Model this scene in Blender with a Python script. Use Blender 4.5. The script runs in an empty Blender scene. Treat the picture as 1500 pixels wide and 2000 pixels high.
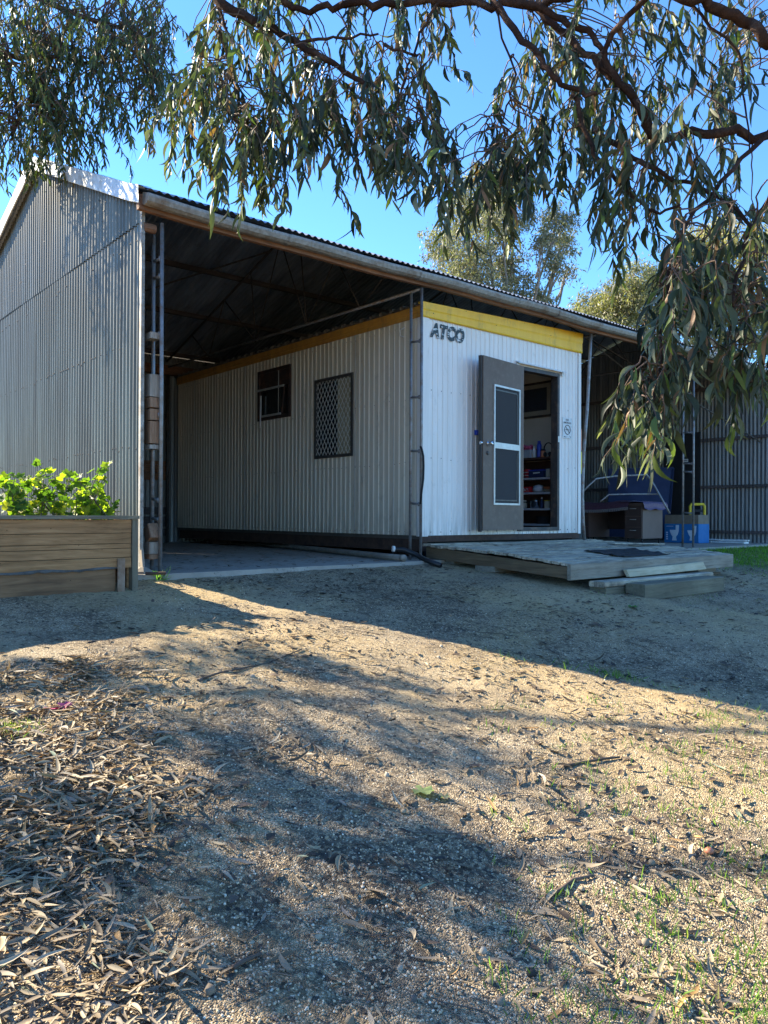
import bpy, math, random
import numpy as np
from mathutils import Vector, Matrix
R = math.radians
rng = np.random.default_rng(11)
random.seed(5)
sc = bpy.context.scene
C = sc.collection
# ---------------------------------------------------------------- camera
EYE = 0.5
PHI, PITCH, ROLL, F = R(49.6), 0.0040, 0.0045, 1510.0
fw = Vector((math.cos(PHI)*math.cos(PITCH), math.sin(PHI)*math.cos(PITCH), math.sin(PITCH)))
rt = Vector((math.sin(PHI), -math.cos(PHI), 0))
up = rt.cross(fw)
rt2 = (rt*math.cos(ROLL) + up*math.sin(ROLL)).normalized()
up2 = rt2.cross(fw)
CAM = Vector((0, 0, EYE))
cd = bpy.data.cameras.new('camera'); cam = bpy.data.objects.new('camera', cd); C.objects.link(cam)
cam.matrix_world = Matrix(((rt2.x, up2.x, -fw.x, CAM.x), (rt2.y, up2.y, -fw.y, CAM.y), (rt2.z, up2.z, -fw.z, CAM.z), (0, 0, 0, 1)))
cd.sensor_fit = 'VERTICAL'; cd.sensor_height = 36; cd.lens = 36*F/2000
cd.clip_start = 0.05; cd.clip_end = 2000
sc.camera = cam
def ray(x, y): return fw + rt2*((x-750)/F) + up2*((1000-y)/F)
def P(x, y, d): return CAM + ray(x, y)*d
def onX(x, y, X): r = ray(x, y); return CAM + r*((X)/r.x)
def onY(x, y, Y): r = ray(x, y); return CAM + r*((Y)/r.y)
def onZ(x, y, Z): r = ray(x, y); return CAM + r*((Z-EYE)/r.z)
NF, NR, NU, NC = [np.array(v) for v in (fw, rt2, up2, CAM)]
def proj(p):
    q = np.asarray(p)-NC
    d = q@NF; d = np.where(np.abs(d) < 1e-3, 1e-3, d)
    return 750+F*(q@NR)/d, 1000-F*(q@NU)/d, d
# ---------------------------------------------------------------- ground height
def bump2(X, Y):
    return .018*np.sin(X*1.7+Y*.9)+.014*np.sin(X*.8-Y*2.1+1)+.008*np.sin(X*4.1+Y*3.3)+.005*np.sin(X*7.7-Y*6.1)
def gz(X, Y):
    X = np.asarray(X, float); Y = np.asarray(Y, float)
    u = 6.2-Y
    uc = np.clip(u, 0, 6.5)
    wl = np.clip((6.4-X)/1.8, 0, 1); wl = wl*wl*(3-2*wl)
    z = -(1-wl)*(.08*uc+.016*uc*uc) - wl*(.148*uc) - .03
    z = z - .03*np.clip(u-6.5, 0, 20)
    w = np.clip(u/1.2, 0, 1)
    fade = np.exp(-(np.hypot(X-3, Y-3)/14)**2)
    return z + bump2(X, Y)*w*fade
def G(x, y):
    r = ray(x, y); t = .5
    for _ in range(4000):
        p = CAM+r*t
        if p.z <= float(gz(p.x, p.y)): return p
        t += .005
    return p
# ---------------------------------------------------------------- helpers
def tag(o, label=None, cat=None, group=None, kind=None):
    if label: o['label'] = label
    if cat: o['category'] = cat
    if group: o['group'] = group
    if kind: o['kind'] = kind
    return o
def thing(name, label, cat, loc=(0, 0, 0), group=None):
    o = bpy.data.objects.new(name, None); C.objects.link(o); o.location = loc; o.empty_display_size = .1
    return tag(o, label, cat, group)
def root_loc(p):
    v = Vector((0, 0, 0))
    while p: v += p.location; p = p.parent
    return v
class MB:
    def __init__(s): s.v = []; s.f = []
    def add(s, vs, fs):
        n = len(s.v); s.v += [tuple(v) for v in vs]; s.f += [tuple(i+n for i in f) for f in fs]; return s
    def box(s, a, b):
        x0, y0, z0 = a; x1, y1, z1 = b
        if x0 > x1: x0, x1 = x1, x0
        if y0 > y1: y0, y1 = y1, y0
        if z0 > z1: z0, z1 = z1, z0
        return s.add([(x0,y0,z0),(x1,y0,z0),(x1,y1,z0),(x0,y1,z0),(x0,y0,z1),(x1,y0,z1),(x1,y1,z1),(x0,y1,z1)],
                     [(0,3,2,1),(4,5,6,7),(0,1,5,4),(1,2,6,5),(2,3,7,6),(3,0,4,7)])
    def cham(s, a, b, c=.004, ax=0):
        # box with chamfered long edges, along axis ax
        o = [i for i in range(3) if i != ax]
        lo = [min(a[i], b[i]) for i in range(3)]; hi = [max(a[i], b[i]) for i in range(3)]
        u0, u1, w0, w1 = lo[o[0]], hi[o[0]], lo[o[1]], hi[o[1]]
        c = min(c, (u1-u0)*.3, (w1-w0)*.3)
        ring = [(u0+c,w0),(u1-c,w0),(u1,w0+c),(u1,w1-c),(u1-c,w1),(u0+c,w1),(u0,w1-c),(u0,w0+c)]
        vs = []
        for t in (lo[ax], hi[ax]):
            for (u, w) in ring:
                p = [0, 0, 0]; p[ax] = t; p[o[0]] = u; p[o[1]] = w; vs.append(p)
        fs = [(i, (i+1) % 8, 8+(i+1) % 8, 8+i) for i in range(8)] + [tuple(range(7, -1, -1)), tuple(range(8, 16))]
        return s.add(vs, fs)
    def beam(s, p, q, w, h, upv=(0, 0, 1)):
        p = Vector(p); q = Vector(q); d = (q-p).normalized(); u = Vector(upv)
        sd = d.cross(u)
        if sd.length < 1e-4: sd = d.cross(Vector((1, 0, 0)))
        sd.normalize(); u = sd.cross(d).normalized()
        vs = [e+sd*(a*w/2)+u*(b*h/2) for e in (p, q) for a, b in ((-1,-1),(1,-1),(1,1),(-1,1))]
        return s.add(vs, [(0,1,2,3),(7,6,5,4),(0,4,5,1),(1,5,6,2),(2,6,7,3),(3,7,4,0)])
    def tube(s, pts, r, n=8, cap=True):
        pts = [Vector(p) for p in pts]
        rs = r if isinstance(r, (list, tuple)) else [r]*len(pts)
        prev = None; base = len(s.v)
        for i, p in enumerate(pts):
            d = (pts[min(i+1, len(pts)-1)]-pts[max(i-1, 0)])
            if d.length < 1e-7: d = Vector((0, 0, 1))
            d.normalize()
            if prev is None:
                prev = d.orthogonal().normalized()
            sd = (prev-d*prev.dot(d))
            sd = sd.normalized() if sd.length > 1e-5 else d.orthogonal().normalized()
            prev = sd; w = d.cross(sd)
            for k in range(n):
                a = 2*math.pi*k/n
                s.v.append(tuple(p+sd*(math.cos(a)*rs[i])+w*(math.sin(a)*rs[i])))
        for i in range(len(pts)-1):
            for k in range(n):
                a = base+i*n+k; b = base+i*n+(k+1) % n
                s.f.append((a, b, b+n, a+n))
        if cap:
            s.f.append(tuple(base+k for k in range(n-1, -1, -1)))
            e = base+(len(pts)-1)*n
            s.f.append(tuple(e+k for k in range(n)))
        return s
    def lathe(s, prof, c, n=14, axis=(0, 0, 1)):
        ax = Vector(axis).normalized(); a = ax.orthogonal().normalized(); b = ax.cross(a); c = Vector(c)
        base = len(s.v)
        for (r, h) in prof:
            for k in range(n):
                t = 2*math.pi*k/n; s.v.append(tuple(c+ax*h+a*(r*math.cos(t))+b*(r*math.sin(t))))
        for i in range(len(prof)-1):
            for k in range(n):
                p = base+i*n+k; q = base+i*n+(k+1) % n; s.f.append((p, q, q+n, p+n))
        s.f.append(tuple(base+k for k in range(n-1, -1, -1)))
        e = base+(len(prof)-1)*n; s.f.append(tuple(e+k for k in range(n)))
        return s
    def prism(s, poly, o, ux, uy, th):
        # flat polygon in plane (o, ux, uy), thickness th along normal
        o = Vector(o); ux = Vector(ux); uy = Vector(uy); nn = ux.cross(uy).normalized()
        n = len(poly)
        vs = [o+ux*a+uy*b for a, b in poly]+[o+ux*a+uy*b+nn*th for a, b in poly]
        fs = [tuple(range(n-1, -1, -1)), tuple(range(n, 2*n))]+[(i, (i+1) % n, n+(i+1) % n, n+i) for i in range(n)]
        return s.add(vs, fs)
    def build(s, name, m, parent=None, smooth=False):
        me = bpy.data.meshes.new(name)
        L = root_loc(parent) if parent else Vector((0, 0, 0))
        if L.length > 0: vv = [(a-L.x, b-L.y, c-L.z) for a, b, c in s.v]
        else: vv = s.v
        me.from_pydata(vv, [], s.f); me.update()
        if smooth: me.polygons.foreach_set('use_smooth', [True]*len(me.polygons))
        me.materials.append(m)
        o = bpy.data.objects.new(name, me); C.objects.link(o)
        if parent: o.parent = parent
        return o
def npmesh(name, V, Fq, m, parent=None, tint=None, smooth=False, origin=None):
    """V (n,3), Fq (k,4) numpy"""
    me = bpy.data.meshes.new(name)
    L = root_loc(parent) if parent else Vector((0, 0, 0))
    V = np.asarray(V, np.float32)-np.array(L, np.float32)
    w = Fq.shape[1]
    me.vertices.add(len(V)); me.vertices.foreach_set('co', V.ravel())
    me.loops.add(Fq.size); me.loops.foreach_set('vertex_index', Fq.astype(np.int32).ravel())
    me.polygons.add(len(Fq)); me.polygons.foreach_set('loop_start', np.arange(0, Fq.size, w, dtype=np.int32))
    me.update(calc_edges=True); me.validate()
    if smooth: me.polygons.foreach_set('use_smooth', [True]*len(me.polygons))
    if tint is not None:
        a = me.color_attributes.new('tint', 'FLOAT_COLOR', 'POINT')
        col = np.ones((len(V), 4), np.float32); col[:, :tint.shape[1]] = tint
        a.data.foreach_set('color', col.ravel())
    me.materials.append(m)
    o = bpy.data.objects.new(name, me); C.objects.link(o)
    if parent: o.parent = parent
    return o
# ---------------------------------------------------------------- materials
class NT:
    def __init__(s, name):
        s.m = bpy.data.materials.new(name); s.m.use_nodes = True; s.t = s.m.node_tree; s.t.nodes.clear()
        s.out = s.n('ShaderNodeOutputMaterial')
        s.co = s.n('ShaderNodeTexCoord').outputs['Object']
    def n(s, t, **kw):
        x = s.t.nodes.new(t)
        for k, v in kw.items(): setattr(x, k, v)
        return x
    def l(s, a, b): s.t.links.new(a, b); return s
    def setv(s, inp, v):
        if hasattr(v, 'is_output') or isinstance(v, bpy.types.NodeSocket): s.l(v, inp)
        else:
            if isinstance(v, (tuple, list)) and len(v) == 3 and inp.type == 'RGBA': v = (*v, 1)
            inp.default_value = v
    def mapping(s, sc_=(1, 1, 1), rot=(0, 0, 0), co=None):
        x = s.n('ShaderNodeMapping'); x.inputs['Scale'].default_value = sc_; x.inputs['Rotation'].default_value = rot
        s.l(co or s.co, x.inputs['Vector']); return x.outputs[0]
    def noise(s, scale, det=4, rough=.6, co=None, dist=0):
        x = s.n('ShaderNodeTexNoise'); x.inputs['Scale'].default_value = scale; x.inputs['Detail'].default_value = det
        x.inputs['Roughness'].default_value = rough; x.inputs['Distortion'].default_value = dist
        s.l(co or s.co, x.inputs['Vector']); return x.outputs['Fac']
    def voro(s, scale, feat='F1', co=None, out='Distance', rand=1):
        x = s.n('ShaderNodeTexVoronoi', feature=feat); x.inputs['Scale'].default_value = scale
        if 'Randomness' in x.inputs: x.inputs['Randomness'].default_value = rand
        s.l(co or s.co, x.inputs['Vector']); return x.outputs[out]
    def ramp(s, fac, stops):
        x = s.n('ShaderNodeValToRGB'); e = x.color_ramp.elements
        while len(e) < len(stops): e.new(.5)
        for i, (p, c) in enumerate(stops):
            e[i].position = p
            e[i].color = (c, c, c, 1) if isinstance(c, (int, float)) else (*c, 1)
        s.l(fac, x.inputs[0]); return x.outputs[0]
    def mix(s, f, a, b, mode='MIX'):
        x = s.n('ShaderNodeMix', data_type='RGBA', blend_type=mode)
        s.setv(x.inputs[0], f); s.setv(x.inputs[6], a); s.setv(x.inputs[7], b); return x.outputs[2]
    def math(s, op, a, b=0.0, c=None):
        x = s.n('ShaderNodeMath', operation=op); s.setv(x.inputs[0], a); s.setv(x.inputs[1], b)
        if c is not None: s.setv(x.inputs[2], c)
        return x.outputs[0]
    def bump(s, h, strength=.3, dist=.01, nrm=None):
        x = s.n('ShaderNodeBump'); x.inputs['Strength'].default_value = strength; x.inputs['Distance'].default_value = dist
        s.l(h, x.inputs['Height'])
        if nrm: s.l(nrm, x.inputs['Normal'])
        return x.outputs[0]
    def pbr(s, col, rough=.6, metal=0.0, nrm=None, spec=.5, **kw):
        b = s.n('ShaderNodeBsdfPrincipled'); s.setv(b.inputs['Base Color'], col); s.setv(b.inputs['Roughness'], rough)
        s.setv(b.inputs['Metallic'], metal); s.setv(b.inputs['Specular IOR Level'], spec)
        if nrm: s.l(nrm, b.inputs['Normal'])
        for k, v in kw.items(): s.setv(b.inputs[k.replace('_', ' ')], v)
        s.l(b.outputs[0], s.out.inputs[0]); return b
def simple(name, c1, c2=None, scale=8, rough=.6, metal=0, bump=.15, stretch=(1, 1, 1), det=5, spec=.4, grime=None, gscale=2, bd=.004):
    s = NT(name); c2 = c2 or tuple(x*.7 for x in c1)
    co = s.mapping(stretch)
    f = s.noise(scale, det, .65, co)
    col = s.mix(s.ramp(f, [(.3, 0), (.7, 1)]), c1, c2)
    if grime:
        g = s.ramp(s.noise(gscale, 5, .7), [(.5, 0), (.68, 1)])
        col = s.mix(g, col, grime)
    rr = s.math('MULTIPLY_ADD', f, .25, rough-.12)
    s.pbr(col, rr, metal, s.bump(f, bump, bd), spec)
    return s.m
def woodm(name, c1, c2, c3, axis=0, scale=3, rough=.75, bump=.5):
    s = NT(name); st = [14, 14, 14]; st[axis] = .9
    co = s.mapping(tuple(st))
    f = s.noise(scale, 7, .7, co, .6)
    big = s.noise(1.6, 3)
    col = s.ramp(f, [(.28, c3), (.45, c2), (.7, c1)])
    col = s.mix(s.ramp(big, [(.4, 0), (.7, .6)]), col, c3)
    sp = s.ramp(s.voro(9, co=s.mapping((1.6, 1.6, 1.6))), [(.03, 1), (.07, 0)])
    col = s.mix(sp, col, tuple(x*.35 for x in c3))
    s.pbr(col, rough, 0, s.bump(f, bump, .004), .25)
    return s.m
M = {}
# galvanised sheets
def galv(name, base, dark, rust, rough=.42, metal=.75, rustlo=.6, streak=(6, 6, .35)):
    s = NT(name)
    f = s.noise(1.3, 5, .6, s.mapping(streak)); g = s.noise(60, 3, .5)
    col = s.mix(s.ramp(f, [(.3, 0), (.7, 1)]), base, dark)
    col = s.mix(s.math('MULTIPLY', g, .5), col, dark)
    r = s.ramp(s.noise(2.2, 6, .75, s.mapping((3, 3, .8))), [(rustlo, 0), (rustlo+.12, 1)])
    col = s.mix(s.math('MULTIPLY', r, .6), col, rust)
    s.pbr(col, s.math('MULTIPLY_ADD', f, .3, rough-.15), s.math('MULTIPLY_ADD', r, -metal*.6, metal), s.bump(g, .08, .002), .5)
    return s.m
M['galv'] = galv('galvanised_sheet', (.235, .215, .165), (.085, .08, .065), (.12, .10, .06), .4, .4)
M['galv_in'] = galv('weathered_wall_sheet', (.34, .34, .33), (.12, .12, .12), (.10, .075, .05), .55, .45)
M['roof'] = galv('weathered_roof_sheet', (.42, .47, .56), (.14, .16, .20), (.17, .15, .13), .5, .25, .55, (4, .6, 1))
M['barge'] = simple('barge_flashing', (.62, .64, .66), (.42, .44, .46), 5, .42, .35, .1, grime=(.28, .26, .23), gscale=3)
M['gutter'] = simple('gutter_metal', (.36, .34, .31), (.20, .18, .155), 26, .6, .25, .3, grime=(.17, .11, .07), gscale=4)
M['pipe'] = simple('pipe_steel', (.30, .30, .31), (.20, .185, .17), 20, .5, .5, .15, grime=(.20, .12, .08), gscale=8)
M['pipe_dark'] = simple('truss_steel', (.10, .09, .085), (.055, .045, .04), 20, .6, .3, .15)
M['redwood'] = woodm('fascia_timber', (.32, .16, .09), (.21, .10, .055), (.08, .045, .03), 0)
M['purlin'] = woodm('purlin_timber', (.15, .125, .12), (.10, .08, .078), (.055, .045, .042), 0)
s = NT('deck_timber')
f = s.noise(3, 7, .7, s.mapping((1.2, 16, 14)), .6); g = s.noise(1, 4, .8, s.mapping((.9, 11, 1))); st = s.noise(1.4, 6, .7)
c = s.ramp(f, [(.3, (.18, .14, .095)), (.5, (.46, .39, .285)), (.72, (.66, .58, .44))])
c = s.mix(s.ramp(g, [(.36, .85), (.52, 0)]), c, (.12, .105, .085))
c = s.mix(s.ramp(st, [(.52, 0), (.66, .7)]), c, (.10, .085, .065))
s.pbr(c, .8, 0, s.bump(f, .5, .004), .25); M['deckwood'] = s.m
M['edgewood'] = woodm('deck_edge_timber', (.36, .33, .27), (.25, .22, .17), (.12, .10, .075), 0, 3)
M['joist'] = woodm('joist_timber', (.22, .15, .085), (.14, .095, .055), (.07, .05, .03), 1, 3)
M['sleeper'] = woodm('sleeper_timber', (.24, .22, .15), (.16, .145, .10), (.09, .08, .055), 0, 3)
M['paleplank'] = woodm('pale_plank_timber', (.62, .55, .38), (.50, .43, .28), (.28, .22, .13), 0, 3)
M['planter'] = woodm('planter_timber', (.46, .25, .115), (.30, .155, .065), (.12, .062, .028), 0, 2.2)
M['plantergrey'] = woodm('planter_cap_timber', (.30, .24, .16), (.17, .145, .10), (.09, .08, .06), 0, 3)
M['plantergreyz'] = woodm('planter_post_timber', (.25, .21, .15), (.17, .145, .10), (.09, .08, .06), 2, 3)
M['offcut'] = woodm('offcut_timber', (.36, .24, .16), (.26, .15, .09), (.12, .07, .045), 2, 5)
M['offcut_grey'] = woodm('offcut_grey_timber', (.42, .38, .33), (.30, .26, .22), (.16, .13, .10), 2, 5)
M['stake'] = simple('rusty_stake', (.33, .25, .19), (.20, .11, .06), 14, .8, .2, .3)
def paint(name, c1, c2, dirt, lowtint=None, scale=3):
    s = NT(name)
    f = s.noise(1.5, 6, .7, s.mapping((7, 7, .4)))
    col = s.mix(s.ramp(f, [(.35, 0), (.72, 1)]), c1, c2)
    g = s.ramp(s.noise(scale, 8, .75, s.mapping((2, 2, 1))), [(.56, 0), (.75, .75)])
    col = s.mix(g, col, dirt)
    px_ = s.n('ShaderNodeSeparateXYZ'); s.l(s.co, px_.inputs[0])
    base = s.n('ShaderNodeMapRange'); s.l(px_.outputs[2], base.inputs[0]); base.inputs[1].default_value = .75; base.inputs[2].default_value = .25
    run = s.ramp(s.noise(2.5, 6, .75, s.mapping((9, 9, .7))), [(.46, 0), (.66, 1)])
    col = s.mix(s.math('MULTIPLY', s.math('MULTIPLY', base.outputs[0], run), .8), col, tuple(x*.62 for x in dirt))
    rr_ = s.ramp(s.noise(3.0, 5, .8, s.mapping((14, 14, .5))), [(.62, 0), (.72, .55)])
    col = s.mix(rr_, col, (.30, .17, .09))
    sp = s.ramp(s.voro(14), [(.035, 1), (.06, 0)])
    col = s.mix(s.math('MULTIPLY', sp, .6), col, tuple(x*.3 for x in dirt))
    s.pbr(col, s.math('MULTIPLY_ADD', f, .2, .38), 0, s.bump(s.noise(2.2, 4, .5, s.mapping((1.5, 1.5, .8))), .35, .03, s.bump(s.noise(30, 3), .05, .002)), .5)
    return s.m
M['hutside'] = paint('hut_paint_shaded', (.72, .62, .48), (.60, .515, .40), (.30, .25, .19))  # hut paint with the shade under the shed roof put into its colour
M['hutfront'] = paint('hut_paint_lit', (.86, .80, .74), (.72, .66, .60), (.52, .47, .41))  # same hut paint, in the whiter tone of the better-lit front
M['yellow'] = paint('yellow_trim_paint', (.95, .56, .03), (.85, .47, .03), (.42, .26, .06))
M['brownyel'] = paint('side_trim_dark_yellow', (.62, .30, .05), (.42, .20, .05), (.16, .10, .05))  # side trim: darker, browner copy of the front trim yellow
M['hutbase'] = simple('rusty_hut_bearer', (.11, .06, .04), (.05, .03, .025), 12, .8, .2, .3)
M['hutroof'] = galv('hut_roof_sheet', (.26, .24, .21), (.13, .12, .11), (.14, .09, .05), .6, .3)
M['doorpaint'] = simple('brown_door_paint', (.155, .105, .075), (.13, .088, .063), 3, .6, 0, .06, grime=(.18, .125, .09), gscale=14)
M['doorside'] = simple('dark_door_edge', (.05, .042, .038), (.035, .03, .028), 10, .5)
M['flyscreen'] = simple('flyscreen_mesh', (.055, .053, .053), (.04, .039, .04), 220, .8, 0, .3, det=1, spec=.2)
M['alu'] = simple('aluminium_trim', (.62, .60, .56), (.48, .46, .43), 12, .4, .3, .08)
M['chrome'] = simple('chrome', (.75, .75, .75), (.55, .55, .55), 8, .18, 1, .02)
M['jamb'] = simple('door_frame_paint', (.055, .045, .042), (.035, .03, .028), 10, .55, 0, .1, grime=(.14, .09, .06), gscale=7)
M['stripw'] = simple('rain_strip', (.68, .67, .64), (.5, .48, .45), 12, .45, .1, .1)
M['innerwall'] = simple('inner_wall_paint', (.72, .65, .54), (.64, .58, .47), 3, .7, 0, .04)
M['innerfloor'] = simple('inner_floor_vinyl', (.12, .10, .08), (.08, .07, .06), 4, .5)
M['darkframe'] = simple('window_frame_bronze', (.10, .09, .08), (.06, .055, .05), 16, .45, .3, .1)
M['rustframe'] = simple('rusty_brown_frame', (.065, .038, .03), (.035, .025, .022), 14, .7, .1, .25, grime=(.14, .06, .035), gscale=6)
M['mesh'] = simple('grille_metal', (.70, .68, .62), (.55, .53, .48), 20, .45, .2, .1)
M['curtain'] = simple('curtain_cloth', (.42, .37, .25), (.28, .25, .17), 6, .9, 0, .2, (8, 8, .5))
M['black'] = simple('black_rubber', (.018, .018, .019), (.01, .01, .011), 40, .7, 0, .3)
M['blackpipe'] = simple('black_poly_pipe', (.02, .02, .022), (.012, .012, .013), 10, .4)
M['pvc'] = simple('aged_pvc', (.30, .26, .21), (.17, .14, .11), 9, .6, 0, .15)
M['white'] = simple('white_plastic', (.72, .72, .70), (.58, .57, .54), 12, .45)
M['signw'] = simple('sign_plate', (.74, .75, .74), (.60, .60, .58), 30, .4, 0, .05, grime=(.42, .42, .40), gscale=22)
M['ink'] = simple('sign_ink', (.16, .16, .17), (.10, .10, .11), 30, .6)
M['navy'] = simple('navy_panel', (.014, .027, .085), (.010, .02, .06), 3, .7)
M['deskbrown'] = simple('brown_desk_laminate', (.16, .095, .075), (.13, .08, .062), 3, .5, 0, .05)
M['deskfront'] = simple('desk_drawer_laminate', (.095, .055, .045), (.075, .045, .037), 3, .5, 0, .05)
M['cloth'] = simple('maroon_cloth', (.12, .05, .07), (.085, .035, .055), 30, .9)
M['fringe'] = simple('fringe_cloth', (.40, .35, .34), (.28, .24, .24), 60, .9)
M['boxblue'] = simple('blue_carton_print', (.025, .17, .42), (.02, .14, .36), 5, .6, 0, .05)
M['kraft'] = simple('kraft_cardboard', (.24, .19, .14), (.19, .15, .11), 10, .85, 0, .1)
M['boxwhite'] = simple('carton_white_print', (.62, .70, .78), (.52, .60, .68), 9, .6)
M['yplastic'] = simple('yellow_plastic', (.80, .58, .03), (.65, .45, .03), 8, .45)
M['dirtydark'] = simple('dark_door_sheet', (.022, .022, .024), (.014, .014, .016), 6, .6)
M['red'] = simple('red_plastic', (.55, .03, .04), (.40, .025, .03), 9, .35)
M['pink'] = simple('pink_plastic', (.65, .13, .25), (.5, .08, .18), 9, .5)
M['bluep'] = simple('blue_plastic', (.03, .07, .45), (.02, .05, .3), 9, .35)
M['orange'] = simple('terracotta_plastic', (.55, .20, .10), (.42, .15, .08), 9, .5)
M['clear'] = simple('milky_plastic', (.45, .48, .52), (.32, .35, .40), 12, .3)
M['shelfw'] = simple('shelf_laminate', (.48, .47, .50), (.36, .35, .38), 9, .5)
M['shelfb'] = simple('shelf_timber', (.10, .05, .035), (.07, .035, .025), 9, .6)
M['matcream'] = simple('picture_mount', (.42, .38, .30), (.36, .32, .26), 5, .8)
M['soil'] = simple('potting_soil', (.05, .035, .025), (.03, .02, .015), 20, .95, 0, .6)
M['screw'] = simple('screw_metal', (.16, .13, .11), (.09, .07, .06), 40, .5, .5)
M['stem'] = simple('plant_stem', (.17, .13, .07), (.12, .10, .05), 20, .8)
M['bark'] = simple('gum_bark', (.060, .034, .025), (.018, .012, .010), 14, .95, 0, 1.0, (1, 1, 1), 8, .05, (.12, .075, .055), 7, .03)
M['twig'] = simple('gum_twig', (.13, .08, .055), (.07, .045, .033), 9, .8, 0, .2)
M['palebark'] = simple('pale_gum_bark', (.32, .28, .25), (.18, .15, .13), 5, .8, 0, .3)
M['rock'] = simple('stone', (.30, .26, .21), (.18, .16, .14), 12, .9, 0, .5)
M['pinkpaper'] = simple('pink_petals', (.55, .10, .20), (.35, .06, .12), 30, .8)
# painting in the frame: a generic landscape
s = NT('picture_print'); f = s.noise(6, 6, .7, s.mapping((1, 2, 5)))
s.pbr(s.ramp(f, [(.3, (.015, .02, .035)), (.5, (.05, .06, .085)), (.62, (.03, .03, .04)), (.75, (.14, .15, .18))]), .35); M['print'] = s.m
# glass
s = NT('window_glass'); s.pbr((.012, .013, .015), .12, 0, None, .6); M['glass'] = s.m
# tartan cloth
s = NT('tartan_cloth')
w1 = s.n('ShaderNodeTexWave', wave_type='BANDS', bands_direction='X'); w1.inputs['Scale'].default_value = 9; s.l(s.co, w1.inputs[0])
w2 = s.n('ShaderNodeTexWave', wave_type='BANDS', bands_direction='Y'); w2.inputs['Scale'].default_value = 9; s.l(s.co, w2.inputs[0])
c = s.mix(s.ramp(w1.outputs[1], [(.6, 0), (.8, .7)]), (.10, .04, .08), (.42, .38, .42)); c = s.mix(s.ramp(w2.outputs[1], [(.6, 0), (.8, .6)]), c, (.05, .05, .16))
s.pbr(c, .9); M['tartan'] = s.m
# worn lettering
s = NT('worn_black_lettering')
f = s.noise(7, 3, .6, s.mapping((1, 1, 7), (0, .35, 0))); g = s.noise(38, 3, .6)
k = s.ramp(s.math('ADD', s.math('MULTIPLY', f, .7), s.math('MULTIPLY', g, .3)), [(.55, 0), (.57, 1)])
s.pbr(s.mix(k, (.018, .025, .027), (.66, .65, .63)), .5); M['letter'] = s.m
# concrete
s = NT('slab_concrete')
f = s.noise(1.2, 7, .7); g = s.noise(45, 4, .6); lt = s.voro(7, co=s.mapping((1, 3, 1)))
c = s.mix(s.ramp(f, [(.35, 0), (.65, 1)]), (.44, .39, .32), (.30, .265, .22)); c = s.mix(s.math('MULTIPLY', g, .35), c, (.12, .11, .10))
c = s.mix(s.ramp(s.noise(9, 8, .8), [(.57, 0), (.62, .85)]), c, (.06, .05, .04))
s.pbr(c, .85, 0, s.bump(g, .3, .004), .3); M['concrete'] = s.m
# ground
s = NT('gravel_ground')
big = s.noise(.55, 5, .6); mid = s.noise(2.6, 6, .65); fine = s.noise(120, 3, .6)
x = s.n('ShaderNodeTexVoronoi', feature='F1'); x.inputs['Scale'].default_value = 185; s.l(s.co, x.inputs[0])
cell = x.outputs['Color']; dist = x.outputs['Distance']
x2 = s.n('ShaderNodeTexVoronoi', feature='F1'); x2.inputs['Scale'].default_value = 60; s.l(s.co, x2.inputs[0])
sep = s.n('ShaderNodeSeparateColor'); s.l(cell, sep.inputs[0])
sep2 = s.n('ShaderNodeSeparateColor'); s.l(x2.outputs['Color'], sep2.inputs[0])
stone = s.ramp(sep.outputs[0], [(.0, (.10, .08, .06)), (.22, (.28, .22, .15)), (.5, (.47, .36, .235)), (.78, (.61, .48, .32)), (.95, (.72, .64, .52))])
soil = s.ramp(fine, [(.3, (.13, .09, .06)), (.7, (.33, .24, .15))])
cover = s.ramp(s.math('ADD', s.math('MULTIPLY', mid, .6), s.math('MULTIPLY', sep.outputs[1], .4)), [(.36, 1), (.6, .25)])
c = s.mix(cover, soil, stone)
# dark mulch debris flakes
deb = s.math('MULTIPLY', s.ramp(s.noise(1.3, 7, .75), [(.42, 0), (.60, 1)]), s.ramp(sep2.outputs[2], [(.35, 0), (.5, 1)]))
c = s.mix(s.math('MULTIPLY', deb, .85), c, (.06, .046, .036))
deb2 = s.math('MULTIPLY', s.ramp(s.noise(3.1, 7, .8), [(.48, 0), (.62, 1)]), s.ramp(s.noise(70, 3, .7, s.mapping((1, 2.2, 1), (0, 0, .5))), [(.45, 0), (.55, 1)]))
c = s.mix(s.math('MULTIPLY', deb2, .6), c, (.09, .065, .048))
# sandy tint
c = s.mix(s.ramp(big, [(.45, 0), (.62, .55)]), c, (.60, .44, .23))
trk = s.ramp(s.noise(.9, 3, .5, s.mapping((1, .35, 1), (0, 0, .7))), [(.50, 0), (.62, .5)])
c = s.mix(trk, c, s.mix(.5, c, (.50, .41, .29)))
grn = s.ramp(s.noise(2.0, 6, .7, s.mapping((1, 1, 1), (0, 0, .3))), [(.60, 0), (.72, .35)])
c = s.mix(grn, c, (.13, .15, .06))
blk = s.ramp(sep2.outputs[1], [(.94, 0), (.95, 1)])
c = s.mix(s.math('MULTIPLY', blk, .8), c, (.045, .042, .04))
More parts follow.
